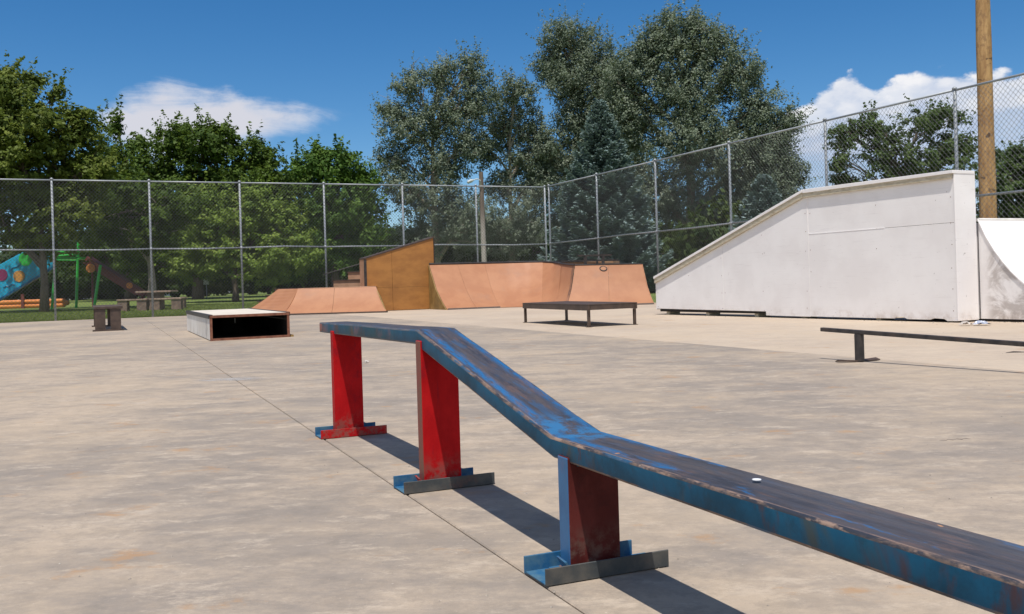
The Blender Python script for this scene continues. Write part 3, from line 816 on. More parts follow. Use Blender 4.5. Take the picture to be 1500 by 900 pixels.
def strip(st, name, m, smooth=True, lab=None):
    mb = MB()
    secs = [station(*s) for s in st]
    n = len(secs[0])
    # subdivide between stations
    fine = []
    for a, b in zip(secs[:-1], secs[1:]):
        for k in range(4): fine.append([p.lerp(q, k / 4) for p, q in zip(a, b)])
    fine.append(secs[-1])
    up = []; dn = []
    for sec in fine:
        up.append([len(mb.v) + i for i in range(n)]); mb.v += [tuple(p) for p in sec]
    for sec in fine:
        dn.append([len(mb.v) + i for i in range(n)]); mb.v += [tuple(p + Vector((0, .012, -.02 if i else -.010))) for i, p in enumerate(sec)]
    for i in range(len(fine) - 1):
        for k in range(n - 1):
            mb.f.append([up[i][k], up[i + 1][k], up[i + 1][k + 1], up[i][k + 1]]); mb.m.append(0)
            mb.f.append([dn[i][k], dn[i][k + 1], dn[i + 1][k + 1], dn[i + 1][k]]); mb.m.append(0)
        for k in (0, n - 1):
            mb.f.append([up[i][k], dn[i][k], dn[i + 1][k], up[i + 1][k]]); mb.m.append(0)
    for i in (0, len(fine) - 1):
        for k in range(n - 1):
            mb.f.append([up[i][k], up[i][k + 1], dn[i][k + 1], dn[i][k]]); mb.m.append(0)
    o = mb.build(name, M[m], parent=ramp)
    for p in o.data.polygons: p.use_smooth = True
    o.data.set_sharp_from_angle(angle=R_(38))
    if lab: o['label'] = lab
    return o


def lerp_st(a, b, f):
    return tuple(tuple(x + (y - x) * f for x, y in zip(p, q)) for p, q in zip(a[:2], b[:2])) + (a[2] + (b[2] - a[2]) * f,)


gap = .0022
STN.insert(9, lerp_st(STN[8], STN[9], .70))
for i0, i1 in ((0, 1), (1, 2), (2, 5), (5, 7), (7, 9), (9, 10)):
    st = [STN[k] for k in range(i0, i1 + 1)]
    st[0] = lerp_st(st[0], st[1], gap); st[-1] = lerp_st(st[-1], st[-2], gap)
    strip(st, 'ramp_panel', 'ply_dirt' if i0 == 9 else 'ply')
# right flat bank, facing us
CB = [((1.42, 25.62), (1.76, 26.60), 1.12), ((2.6, 25.83), (2.70, 26.76), 1.115), ((3.84, 26.07), (3.66, 26.95), 1.11)]
for i in (0, 1):
    st = [lerp_st(CB[i], CB[i + 1], gap), lerp_st(CB[i + 1], CB[i], gap)]
    strip(st, 'ramp_panel', 'ply')
# steel toe plates along the bottom
def toe(path, wid=.12):
    for a, b in zip(path[:-1], path[1:]):
        a, b = Vector((*a, 0)), Vector((*b, 0)); d = (b - a).normalized(); q = Vector((d.y, -d.x, 0))
        mb = MB()
        mb.prism([a + d * .004 + q * wid + Vector((0, 0, .003)), b - d * .004 + q * wid + Vector((0, 0, .003)), b - d * .004 + Vector((0, 0, .034)), a + d * .004 + Vector((0, 0, .034))], (0, 0, .008))
        mb.build('toe_plate', M['steel_brown'], parent=ramp)
toe([(-1.81, 26.68), (-1.0, 27.03), (-.35, 27.25)], .03)
toe([(1.42, 25.62), (2.6, 25.83), (3.84, 26.07)], .03)
# sides, copings, deck
sec0 = station(*STN[0])
mb = MB(); mb.prism([p + Vector((-.004, -.004, -.012)) for p in sec0] + [Vector((-2.404, 27.996, .005))], (-.022, -.01, 0)); mb.build('side_panel', M['olive_wall'], parent=ramp)
secE = station(*CB[-1])
mb = MB(); mb.prism([p + Vector((.004, 0, -.012)) for p in secE] + [Vector((3.664, 26.95, .005))], (.022, .004, 0)); mb.build('side_panel', M['ply'], parent=ramp)
def coping(path, r=.03, m='steel_dark'):
    mb = MB(); mb.tube(path, r, 8); mb.build('coping', M[m], parent=ramp)
coping([Vector((*s[1], s[2] + .02)) for s in STN[:7]])
coping([Vector((*s[1], s[2] + .022)) for s in STN[6:]])
coping([Vector((*s[1], s[2] + .02)) for s in CB], .018)
mb = MB(); d = G2 * -.75
mb.prism([Vector((-2.40, 28.02, 1.24)), Vector((.80, 29.44, 1.24)), Vector((.80, 29.44, 1.24)) + d, Vector((-2.40, 28.02, 1.24)) + d], (0, 0, .055)); mb.build('deck', M['deck_wood'], parent=ramp)
mb = MB(); mb.prism([Vector((1.80, 26.66, 1.06)), Vector((3.64, 26.99, 1.05)), Vector((3.45, 28.5, 1.05)), Vector((1.50, 28.2, 1.06))], (0, 0, .04)); mb.build('deck', M['deck_wood'], parent=ramp)
# raised rear deck box seen above the coping
mb = MB(); mb.prism([Vector((1.36, 29.5, .95)), Vector((3.35, 29.6, .95)), Vector((3.35, 30.3, .95)), Vector((1.36, 30.3, .95))], (0, 0, .33)); mb.build('rear_deck', M['deck_wood'], parent=ramp)
mb = MB(); mb.box(Vector((1.30, 29.44, 1.285)), (2.0, .05, 0), (0, .06, 0), (0, 0, .05)); mb.build('deck_edge', M['steel_dark'], parent=ramp)
for x, y in ((1.5, 29.42), (2.6, 29.46)):
    mb = MB(); mb.box(Vector((x, y - .03, 1.1)), (.06, 0, 0), (0, .05, 0), (0, 0, .2)); mb.build('deck_post', M['steel_dark'], parent=ramp)
for x, y in ((-2.2, 28.75), (-.7, 29.4), (.75, 30.1), (1.6, 28.2), (3.3, 28.4), (2.0, 30.2), (3.2, 30.2)):
    mb = MB(); mb.box(Vector((x, y, 0)), (.09, 0, 0), (0, .09, 0), (0, 0, 1.05)); mb.build('support_post', M['deck_wood'], parent=ramp)
# ring-shaped mark on the bank
sB = station(*lerp_st(CB[0], CB[2], .42)); pc = sB[8]; nd = Vector((.16, -.80, .58)).normalized()
ux = Vector((1, .2, 0)).normalized(); uy = nd.cross(ux).normalized()
mb = MB(); mb.tube([pc + nd * .012 + ux * math.cos(a) * .10 + uy * math.sin(a) * .075 for a in [k * math.pi / 8 for k in range(17)]], .016, 6, cap=False); mb.build('ring_mark', M['steel_dark'], parent=ramp)
# small grind rail standing on the bank's deck
gr = thing('deck_rail', (2.9, 27.4, 1.09), 'short black grind rail standing on the deck of the tan bowl ramp', 'grind rail')
mb = MB(); mb.box(Vector((1.92, 27.45, 1.395)), (.98, .2, 0), (-.02, .08, 0), (0, 0, .045)); mb.build('bar', M['steel_dark'], parent=gr)
for x, y in ((2.08, 27.5), (2.60, 27.6)):
    mb = MB(); mb.box(Vector((x, y, 1.10)), (.085, 0, 0), (0, .07, 0), (0, 0, .293)); mb.build('post', M['steel_dark'], parent=gr)

# ------------------------------------------------------------------ tall brown wedge wall
bw = thing('wedge_wall', gp(-6.6, 3.6), 'tall orange-brown plywood wedge wall rising to the right', 'skate ramp')
A0, A1, BF, BB = -7.66, -5.58, 3.90, 3.42


def wz(a): return 1.50 + (a - A0) / (A1 - A0) * .58


def wpan(a0, a1, z0, z1):
    mb = MB(); g = .003
    tops = [(a1 - g, z1 if z1 else wz(a1)), (a0 + g, z1 if z1 else wz(a0))]
    mb.prism([gp(a0 + g, BF, z0 + g), gp(a1 - g, BF, z0 + g)] + [gp(a, BF, z - g) for a, z in tops], G2 * -.018)
    mb.build('side_panel', M['brown_wall'], parent=bw, bevel=.002)


for a0, a1 in ((A0, -6.86), (-6.86, A1)):
    wpan(a0, a1, .01, .67); wpan(a0, a1, .67, None)
mb = MB(); mb.prism([gp(A0 + .02, BF - .02, .02), gp(A1 - .02, BF - .02, .02), gp(A1 - .02, BF - .02, wz(A1) - .03), gp(A0 + .02, BF - .02, wz(A0) - .03)], G2 * (BB - BF + .04)); mb.build('core_frame', M['olive_wall'], parent=bw)
mb = MB(); mb.prism([gp(A0 - .03, BF + .02, wz(A0) - .01), gp(A1 + .02, BF + .02, wz(A1) + .005), gp(A1 + .02, BF + .02, wz(A1) + .045), gp(A0 - .03, BF + .02, wz(A0) + .03)], G2 * (BB - BF - .04)); mb.build('top_board', M['steel_brown'], parent=bw)
mb = MB(); mb.box(gp(A0 - .02, BF - .03, .0), G1 * .07, G2 * .04, (0, 0, wz(A0) - .01)); mb.build('corner_angle', M['steel_dark'], parent=bw)
mb = MB(); mb.box(gp(A1, BF - .02, .0), G1 * .025, G2 * .04, (0, 0, wz(A1) + .0)); mb.build('corner_angle', M['steel_dark'], parent=bw)
mb = MB(); mb.box(gp(A0 - .022, BB, .0), G1 * .02, G2 * (BF - BB - .035), (0, 0, wz(A0) - .01)); mb.build('end_panel', M['deck_wood'], parent=bw)

# ------------------------------------------------------------------ low tan bank (pyramid side) at the left
bk = thing('bank_ramp', (-4.9, 26.8, 0), 'low tan bank ramp in front of the brown wedge wall', 'skate ramp')
FL, FR = Vector((-6.28, 26.22, .012)), Vector((-3.40, 25.89, .012))
TL, TR = Vector((-6.04, 27.05, .715)), Vector((-3.81, 26.83, .712))
BL, TBL = Vector((-8.0, 28.2, .012)), Vector((-7.0, 28.7, .72))


def sheet(name, q, m, parent, bulge=0.0, th=.02):
    """curved or flat board between four corners (front-left, front-right, back-right, back-left)"""
    mb = MB(); N = 8
    a, b, c, d = q
    nrm = (b - a).cross(d - a).normalized()
    rows = []
    for i in range(N + 1):
        u = i / N; sag = -bulge * math.sin(math.pi * u)
        rows.append((a.lerp(d, u) + nrm * sag, b.lerp(c, u) + nrm * sag))
    for (p, q_), (r, s_) in zip(rows[:-1], rows[1:]):
        mb.solid([p, q_, s_, r, p - nrm * th, q_ - nrm * th, s_ - nrm * th, r - nrm * th], [(0, 1, 2, 3), (7, 6, 5, 4), (0, 4, 5, 1), (2, 6, 7, 3), (1, 5, 6, 2), (3, 7, 4, 0)])
    return mb.build(name, M[m], parent=parent)


mid_f, mid_t = FL.lerp(FR, .47), TL.lerp(TR, .47)
ex = (FR - FL).normalized() * .004
sheet('ramp_panel', (FL, mid_f - ex, mid_t - ex, TL), 'ply', bk, .05)
sheet('ramp_panel', (mid_f + ex, FR, TR, mid_t + ex), 'ply', bk, .05)
sheet('hip_panel', (BL, FL, TL, TBL), 'ply', bk, .03)
mb = MB(); mb.prism([TL + Vector((0, .01, -.03)), TR + Vector((0, .01, -.03)), Vector((-3.95, 28.6, .68)), TBL + Vector((0, 0, -.03))], (0, 0, .028)); mb.build('deck', M['ply'], parent=bk)
q = Vector((-.112, -.994, 0))
mb = MB(); mb.prism([FL + q * .05 + Vector((0, 0, -.01)), FR + q * .05 + Vector((.03, 0, -.01)), FR + Vector((.03, 0, .0)), FL + Vector((0, 0, 0))], (0, 0, .03)); mb.build('toe_plate', M['steel_brown'], parent=bk)
mb = MB(); mb.prism([FR + Vector((.0, .02, -.008)), TR + Vector((0, 0, -.03)), Vector((-3.95, 28.6, .66)), Vector((-3.9, 28.6, .004))], (-.02, 0, 0)); mb.build('side_panel', M['olive_wall'], parent=bk)
mb = MB(); mb.tube([TL + Vector((0, 0, .0)), TR + Vector((0, 0, .0))], .012, 6); mb.build('coping', M['deck_wood'], parent=bk)

# plywood steps behind the bank, left
st = thing('stair_block', (-7.3, 29.4, 0), 'tan wooden steps climbing to the back of the low tan bank', 'steps')
for k in range(4):
    x = -7.95 + k * .27; z0, z1 = k * .185, (k + 1) * .185
    mb = MB(); mb.box(Vector((x + .02, 29.0 - k * .06, z0)), (1.3 - k * .27, .0, 0), (0, 1.0, 0), (0, 0, .160)); mb.build('riser', M['deck_wood'], parent=st)
    mb = MB(); mb.box(Vector((x - .02, 28.95 - k * .06, z0 + .162)), (1.4 - k * .27, .0, 0), (0, 1.1, 0), (0, 0, .022)); mb.build('tread', M['steel_brown'], parent=st)
# steps and hand rail behind the wedge wall
st2 = thing('stair_block', (-4.6, 29.8, 0), 'tan wooden step boxes with a dark hand rail left of the brown wedge wall', 'steps')
for x0, x1, z0, z1 in ((-5.65, -4.3, 0, .62), (-5.45, -4.3, .66, .92), (-5.0, -4.3, .95, 1.16)):
    mb = MB(); mb.box(Vector((x0, 29.3, z0)), (x1 - x0, 0, 0), (0, .9, 0), (0, 0, z1 - z0)); mb.build('riser', M['deck_wood'], parent=st2)
    mb = MB(); mb.box(Vector((x0 - .03, 29.27, z1)), (x1 - x0 + .05, 0, 0), (0, .95, 0), (0, 0, .028)); mb.build('tread', M['steel_brown'], parent=st2)
mb = MB(); mb.tube([Vector((-5.75, 29.3, 1.12)), Vector((-4.3, 29.3, 1.50))], .016, 6); mb.build('hand_rail', M['steel_dark'], parent=st2)
mb = MB(); mb.tube([Vector((-5.5, 29.32, .0)), Vector((-5.5, 29.32, 1.18))], .016, 6); mb.build('hand_rail', M['steel_dark'], parent=st2)

# ------------------------------------------------------------------ grind box with open end
e1b = Vector((0.886, 0.464, 0)).normalized(); e2b = Vector((0.390, -0.921, 0))
B0 = Vector((-4.308, 13.621, 0))


def bp(s, w, z): return B0 + e2b * s + e1b * w + Vector((0, 0, z))


gb = thing('grind_box', bp(-2, .55, 0), 'low open-ended white grind box with a rusty frame', 'grind box')
LB, WB, HB = 4.2, 1.14, .365
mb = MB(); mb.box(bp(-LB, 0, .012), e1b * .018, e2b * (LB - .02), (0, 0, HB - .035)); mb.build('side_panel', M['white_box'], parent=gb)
mb = MB(); mb.box(bp(-LB + .05, .022, .013), e1b * .004, e2b * (LB - .09), (0, 0, HB - .04)); mb.build('shade_liner', M['black_in'], parent=gb)  # black sheets added along both inner sides to paint the box's inner shade
mb = MB(); mb.box(bp(-LB + .05, WB - .026, .013), e1b * .004, e2b * (LB - .09), (0, 0, HB - .04)); mb.build('shade_liner', M['black_in'], parent=gb)
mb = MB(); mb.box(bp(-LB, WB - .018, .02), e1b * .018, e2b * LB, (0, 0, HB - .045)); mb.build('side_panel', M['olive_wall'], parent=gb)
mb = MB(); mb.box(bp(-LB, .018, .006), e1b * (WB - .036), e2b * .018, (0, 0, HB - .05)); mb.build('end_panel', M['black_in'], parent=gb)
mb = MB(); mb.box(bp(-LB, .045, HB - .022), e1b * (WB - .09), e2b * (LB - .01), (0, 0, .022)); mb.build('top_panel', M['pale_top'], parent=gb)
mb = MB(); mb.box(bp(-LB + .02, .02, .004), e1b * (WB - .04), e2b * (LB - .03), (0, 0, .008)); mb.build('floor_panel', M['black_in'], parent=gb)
for w in (0, WB):
    w0, w1 = (-.012, .043) if w == 0 else (WB - .043, WB + .012)
    mb = MB(); mb.box(bp(-LB - .02, w0, HB - .002), e1b * (w1 - w0), e2b * (LB + .02), (0, 0, .008))
    mb.box(bp(-LB - .02, -.014 if w == 0 else WB + .004, HB - .05), e1b * .008, e2b * (LB + .02), (0, 0, .05)); mb.build('edge_angle', M['steel_dark'], parent=gb)
for w in (.0, WB - .035):
    mb = MB(); mb.box(bp(-.02, w + .0, .032), e1b * .035, e2b * .03, (0, 0, HB - .07)); mb.build('frame_bar', M['rust'], parent=gb)
mb = MB(); mb.box(bp(-.02, 0, .0), e1b * WB, e2b * .034, (0, 0, .032)); mb.build('frame_bar', M['rust'], parent=gb)
mb = MB(); mb.box(bp(-.02, .0, HB - .038), e1b * WB, e2b * .034, (0, 0, .036)); mb.build('frame_bar', M['rust'], parent=gb)
mb = MB(); mb.box(bp(-2.0, .4, .02), e1b * .3, e2b * .02, (0, 0, .3)); mb.build('inner_brace', M['black_in'], parent=gb)
mb = MB(); mb.box(bp(-1.5, .52, .19), e1b * .02, e2b * .02, (0, 0, .08)); mb.build('paper_tag', M['sticker'], parent=gb)
mb = MB(); mb.prism([bp(-.3, WB + .014, .0), bp(-.02, WB + .014, .0), bp(-.02, WB + .06, .0), bp(-.3, WB + .05, .0)], (0, 0, .03)); mb.build('torn_board', M['olive_wall'], parent=gb)

# ------------------------------------------------------------------ low table (manual pad) in the middle
mt = thing('grind_table', (1.04, 15.5, 0), 'low dark brown steel grind table on four thin legs', 'grind table')
q1 = Vector((0.878, 0.478, 0)).normalized(); q2 = Vector((0.366, -0.930, 0))
P0 = Vector((.17, 16.70, 0))


def tp(s, w, z): return P0 + q2 * s + q1 * w + Vector((0, 0, z))


LT, WT, HT = 2.60, .90, .345
mb = MB(); mb.box(tp(0, 0, HT - .018), q1 * WT, q2 * LT, (0, 0, .018)); mb.build('table_top', M['steel_brown'], parent=mt, bevel=.003)
for (s, w, ls, lw) in ((0, 0, LT, .04), (0, WT - .04, LT, .04)):
    mb = MB(); mb.box(tp(s + .002, w + .002, HT - .095), q1 * (lw - .004), q2 * (ls - .004), (0, 0, .0755)); mb.build('frame_rail', M['steel_brown'], parent=mt)
for s in (0.002, LT - .042):
    mb = MB(); mb.box(tp(s, .044, HT - .088), q1 * (WT - .088), q2 * .038, (0, 0, .0685)); mb.build('frame_rail', M['steel_brown'], parent=mt)
for s in (.03, LT - .07):
    for w in (.012, WT - .05):
        mb = MB(); mb.box(tp(s, w, .006), q1 * .04, q2 * .04, (0, 0, HT - .103)); mb.build('leg', M['steel_brown'], parent=mt)
        mb = MB(); mb.box(tp(s - .02, w - .02, .002), q1 * .08, q2 * .08, (0, 0, .006)); mb.build('foot_plate', M['steel_brown'], parent=mt)

# ------------------------------------------------------------------ long narrow bench-ledge at the left
lb0 = Vector((-8.09, 18.52, 0))
bl_ = thing('grind_bench', lb0 + G2 * -1.4 + G1 * .24, 'narrow dark brown steel bench ledge on plate legs near the left fence', 'grind bench')


def kp(s, w, z): return lb0 + G2 * s + G1 * w + Vector((0, 0, z))


mb = MB(); mb.box(kp(-3.05, .0, .43), G1 * .52, G2 * 3.07, (0, 0, .05)); mb.build('bench_top', M['steel_brown'], parent=bl_, bevel=.004)
for s in (-3.0, 0.0):
    for w in (.015, .295):
        mb = MB(); mb.box(kp(s - .05, w, .03), G1 * .19, G2 * .05, (0, 0, .395)); mb.build('leg', M['steel_brown'], parent=bl_)
    mb = MB(); mb.box(kp(s - .12, -.03, .0), G1 * .56, G2 * .16, (0, 0, .028)); mb.build('foot_plate', M['steel_brown'], parent=bl_)

# ------------------------------------------------------------------ chain-link fences
FH = 4.06


def fence(name, label, origin, d, nrm, spacing, i0, i1, extra, mid_sag):
    f = thing(name, origin + d * (spacing * (i0 + i1) / 2), label, 'fence')
    base = None
    for i in range(i0, i1 + 1):
        p = origin + d * (spacing * i)
        if base is None:
            mb = MB(); mb.tube([p, p + Vector((0, 0, FH))], .031, 10)
            mb.tube([p + Vector((0, 0, FH)), p + Vector((0, 0, FH + .03)), p + Vector((0, 0, FH + .055))], [.045, .045, .012], 10)
            mb.tube([p + Vector((0, 0, 2.0)), p + Vector((0, 0, 2.07))], .044, 10)
            base = mb.build('fence_post', M['galv'], parent=f, smooth=True); p0 = p
            for q in base.data.polygons: q.use_smooth = True
        else:
            c = base.copy(); COL.objects.link(c); c.parent = f; c.location = p - p0
    for i in range(i0, i1):
        a, b = origin + d * (spacing * i + .03), origin + d * (spacing * (i + 1) - .03)
        for nm, z in (('top_rail', FH - .015), ('middle_rail', 2.035)):
            mb = MB(); sag = mid_sag[i % len(mid_sag)] if nm == 'middle_rail' else 0
            mb.tube([a + Vector((0, 0, z)), a.lerp(b, .5) + Vector((0, 0, z + sag)), b + Vector((0, 0, z))], .0225, 8)
            mb.build(nm, M['galv'], parent=f, smooth=True)
    # woven wire: two families of slanted wires, joined (thousands of strands)
    mb = MB(); pitch = .100; L = spacing * (i1 - i0); z0, z1 = .03, FH - .05; h = z1 - z0
    run = h * .95; r = .0030
    st = origin + d * (spacing * i0) + nrm * .04
    V = []; Fc = []
    for fam in (1, -1):
        k = int((L + run) / pitch)
        for j in range(k):
            u0 = -run + j * pitch if fam == 1 else j * pitch
            ua, ub, za, zb = u0, u0 + fam * run, z0, z1
            # clip to 0..L
            def clip(ua, za, ub, zb, lim, keep_gt):
                if (ua < lim) == keep_gt and (ub < lim) == keep_gt: return None
                if (ua < lim) == keep_gt: f_ = (lim - ua) / (ub - ua); ua, za = lim, za + (zb - za) * f_
                elif (ub < lim) == keep_gt: f_ = (lim - ua) / (ub - ua); ub, zb = lim, za + (zb - za) * f_
                return ua, za, ub, zb
            c = clip(ua, za, ub, zb, 0.0, True)
            if c: c = clip(*c, L, False)
            if not c: continue
            ua, za, ub, zb = c
            A = st + d * ua + Vector((0, 0, za)) + nrm * (.003 * fam); B = st + d * ub + Vector((0, 0, zb)) + nrm * (.003 * fam)
            dd = (B - A).normalized(); x = dd.cross(nrm).normalized() * r; y = nrm * r
            n0 = len(V)
            for P in (A, B): V += [P + x, P + y, P - x, P - y]
            Fc += [[n0, n0 + 1, n0 + 5, n0 + 4], [n0 + 1, n0 + 2, n0 + 6, n0 + 5], [n0 + 2, n0 + 3, n0 + 7, n0 + 6], [n0 + 3, n0, n0 + 4, n0 + 7]]
    me = bpy.data.meshes.new('chain_link_mesh'); rt = Vector(f.location)
    me.from_pydata([tuple(v - rt) for v in V], [], Fc); me.materials.append(M['wire'])
    o = bpy.data.objects.new('chain_link_mesh', me); COL.objects.link(o); o.parent = f; o['kind'] = 'stuff'
    return f


fence('chain_link_fence', 'tall chain-link fence across the back left of the skate park', CN, G1, G2, 2.622, -9, 0, None, (-.015, .03, .0, .02, -.02))
fence('chain_link_fence', 'tall chain-link fence running along the right side behind the white ramps', CN + G2 * .33, G2, -G1, 3.44, 0, 9, None, (.0, .01, -.01))

# ------------------------------------------------------------------ wooden poles
pp = thing('utility_pole', (9.76, 19.6, 0), 'tall brown wooden utility pole behind the right fence', 'utility pole')
mb = MB(); rnd = random.Random(8)
mb.tube([Vector((9.76 + .004 * k, 19.6, -.1 + k * .9)) for k in range(11)], [.178 - .0055 * k + rnd.uniform(-.004, .004) for k in range(11)], 20)
o = mb.build('pole', M['pole_wood'], parent=pp)
for q in o.data.polygons: q.use_smooth = True
mb = MB(); mb.box(Vector((8.6, 19.40, 8.2)), (2.4, 0, 0), (0, .1, 0), (0, 0, .12)); mb.build('cross_arm', M['pole_wood'], parent=pp)

lz = hz(46)
lp_ = thing('light_pole', (-1.30, 46, lz), 'weathered grey wooden pole with a lamp arm behind the back fence', 'light pole')
mb = MB(); mb.tube([Vector((-1.30, 46, lz - .1)), Vector((-1.31, 46, 3.0)), Vector((-1.33, 46, 6.05))], [.13, .12, .10], 12); mb.build('pole', M['pole_grey'], parent=lp_)
mb = MB(); mb.tube([Vector((-1.34, 45.9, 5.35)), Vector((-1.36, 45.75, 5.62)), Vector((-1.5, 45.7, 5.70)), Vector((-1.72, 45.7, 5.64))], .025, 8); mb.build('lamp_arm', M['lamp_metal'], parent=lp_)
mb = MB(); mb.tube([Vector((-1.68, 45.7, 5.645)), Vector((-1.78, 45.7, 5.62)), Vector((-1.95, 45.7, 5.55)), Vector((-1.99, 45.7, 5.53))], [.03, .085, .075, .02], 10); mb.build('lamp_head', M['lamp_metal'], parent=lp_)

# ------------------------------------------------------------------ trees
def leaf_mesh(name, P, Ax, Wd, tint, mat, parent, root):
    """rhombus leaves: centres P, long half-axes Ax, half-widths Wd"""
    n = len(P)
    v = np.empty((n, 4, 3)); P = P - np.array(root)
    v[:, 0] = P - Ax; v[:, 1] = P + Wd; v[:, 2] = P + Ax; v[:, 3] = P - Wd
    me = bpy.data.meshes.new(name)
    me.vertices.add(n * 4); me.vertices.foreach_set('co', v.reshape(-1).astype(np.float32))
    me.loops.add(n * 4); me.loops.foreach_set('vertex_index', np.arange(n * 4, dtype=np.int32))
    me.polygons.add(n); me.polygons.foreach_set('loop_start', np.arange(0, n * 4, 4, dtype=np.int32))
    a = me.attributes.new('tint', 'FLOAT', 'FACE'); a.data.foreach_set('value', np.clip(tint, 0, 1).astype(np.float32))
    me.materials.append(mat); me.update(calc_edges=True)
    o = bpy.data.objects.new(name, me); COL.objects.link(o); o.parent = parent
    WORLD_LOC[o.name] = tuple(root)
    return o


def unit(a): return a / np.maximum(1e-9, np.linalg.norm(a, axis=1, keepdims=True))


def leaf_axes(rng, n, size, up=0.35, var=.35, outward=None):
    nr = unit(rng.normal(size=(n, 3))) * .62 + np.array([0, 0, up])
    if outward is not None: nr = nr + outward * .75
    nr = unit(nr)
    ax = unit(np.cross(nr, rng.normal(size=(n, 3))))
    wd = np.cross(nr, ax)
    s = size * (1 + rng.uniform(-var, var, size=(n, 1)))
    return ax * s * .5, wd * s * .29


def tree(name, label, base, lobes, mat, bark, leaf=.24, lai=3.0, seed=1, clump=.42, trunk_r=.2, zs=1.0, group=None, trunk_lean=(0, 0), bare=0, spike=0.0, pts_per=46, low=.9, shoots=.8):
    rng = np.random.default_rng(seed); rnd = random.Random(seed)
    leaf *= .86
    X, Y = base; Z = hz(Y) - .04
    T = thing(name, (X, Y, Z), label, 'tree', group)
    root = np.array((X, Y, Z))
    L = []
    for (dx, dz, rx, rz) in lobes:
        ry = .9 * (rx + rz) / 2
        L.append((dx, rng.uniform(-.55, .55) * min(1.5, rx), dz, rx, ry, rz))
    C = []
    for (dx, dy, dz, rx, ry, rz) in L:
        area = math.pi * rx * rz
        nc = max(5, int(area * lai * 1.7 / (pts_per * leaf * leaf * .29)))
        u = unit(rng.normal(size=(nc, 3))); rad = rng.uniform(0.10, 1.06, size=(nc, 1)) ** .6
        c = u * rad * np.array([rx, ry, rz]) * .95 + np.array([dx, dy, dz])
        C.append(np.concatenate([c, u * rad], 1))
    C = np.concatenate(C)
    C = C[C[:, 2] > low]
    CD = C[:, 3:]; C = C[:, :3]
    nc = len(C); ctint = rng.normal(.48, .20, size=nc)
    cs = .98 * clump * rng.uniform(.6, 1.25, size=(nc, 1))
    off = rng.normal(size=(nc, pts_per, 3))
    off = off / np.maximum(.6, np.linalg.norm(off, axis=2, keepdims=True)) * rng.uniform(.35, 1.0, size=(nc, pts_per, 1))
    off *= (cs * np.array([[1, 1, .62 + spike]])) [:, None, :]
    P = (C[:, None, :] + off).reshape(-1, 3) + root
    # shoots: leafy twigs that stick out of the crown and break its outline
    outer = np.where(np.linalg.norm(CD, axis=1) > .72)[0]
    sh = rng.choice(outer, int(len(outer) * shoots)) if len(outer) else outer
    ns = 16
    dsh = unit(CD[sh] + np.array([0, 0, .55 + spike * 1.2]) + rng.normal(0, .35, (len(sh), 3)))
    ln = clump * rng.uniform(1.1, 2.9, (len(sh), 1, 1))
    uu = rng.uniform(.15, 1.0, (len(sh), ns, 1))
    Ps = C[sh][:, None, :] + dsh[:, None, :] * uu * ln + rng.normal(0, 1, (len(sh), ns, 3)) * (.20 * clump * (1.25 - uu)) + root
    P = np.concatenate([P, Ps.reshape(-1, 3)])
    n = len(P)
    out_ = unit(off.reshape(-1, 3) / cs.repeat(pts_per, axis=0) + .5 * np.repeat(CD, pts_per, axis=0))
    ax, wd = leaf_axes(rng, n, leaf, up=.45, outward=np.concatenate([out_, np.repeat(dsh, ns, axis=0) * .4]))
    tint = np.concatenate([np.repeat(ctint, pts_per), np.repeat(ctint[sh], ns)]) + rng.normal(0, .12, size=n)
    leaf_mesh('crown', P, ax, wd, tint, mat, T, root)
    # trunk and limbs
    mb = MB()
    topz = max(l[2] for l in L)
    cen = lambda z: Vector((X + trunk_lean[0] * z / topz, Y + trunk_lean[1] * z / topz, Z + z))
    H = topz * .82
    path = [cen(H * k / 7) + Vector((rnd.uniform(-.06, .06), rnd.uniform(-.06, .06), 0)) * (k > 0) for k in range(8)]
    mb.tube(path, [trunk_r * (1.25 if k == 0 else 1.0) * (1 - .80 * k / 7) for k in range(8)], 10)
    tk = mb.build('trunk', M[bark], parent=T, smooth=True)
    mb = MB()
    for (dx, dy, dz, rx, ry, rz) in L:
        z0 = max(1.2, min(H * .9, dz - .55 * math.hypot(dx, dy) - .5 * rz))
        a = cen(z0); e = Vector((X + dx, Y + dy, Z + dz + .3 * rz)); m_ = a.lerp(e, .5) + Vector((rnd.uniform(-.2, .2), rnd.uniform(-.2, .2), .15 * rz))
        r0 = trunk_r * .42 * min(1.2, (rx + rz) / 3.2) + .015
        mb.tube([a, m_, e], [r0, r0 * .65, r0 * .22], 6, cap=False)
        sel = [c for c in C if abs(c[0] - dx) < rx and abs(c[1] - dy) < ry and abs(c[2] - dz) < rz]
        rnd.shuffle(sel)
        for c in sel[:14]:
            q = Vector(c) + Vector((X, Y, Z)); s0 = a.lerp(e, rnd.uniform(.35, .95))
            mb.tube([s0, s0.lerp(q, .55) + Vector((0, 0, .1)), q], [r0 * .32 + .006, r0 * .2 + .005, .006], 5, cap=False)
    for k in range(bare):
        lb = L[k % len(L)]; e = Vector((X + lb[0], Y + lb[1], Z + lb[2]))
        mb.tube([e, e + Vector((rnd.uniform(-.5, .5), rnd.uniform(-.3, .3), lb[5] * 1.0)), e + Vector((rnd.uniform(-.9, .9), rnd.uniform(-.3, .3), lb[5] * 1.35))], [.035, .02, .006], 5, cap=False)
    mb.build('limbs', M[bark], parent=T, smooth=True)
    return T


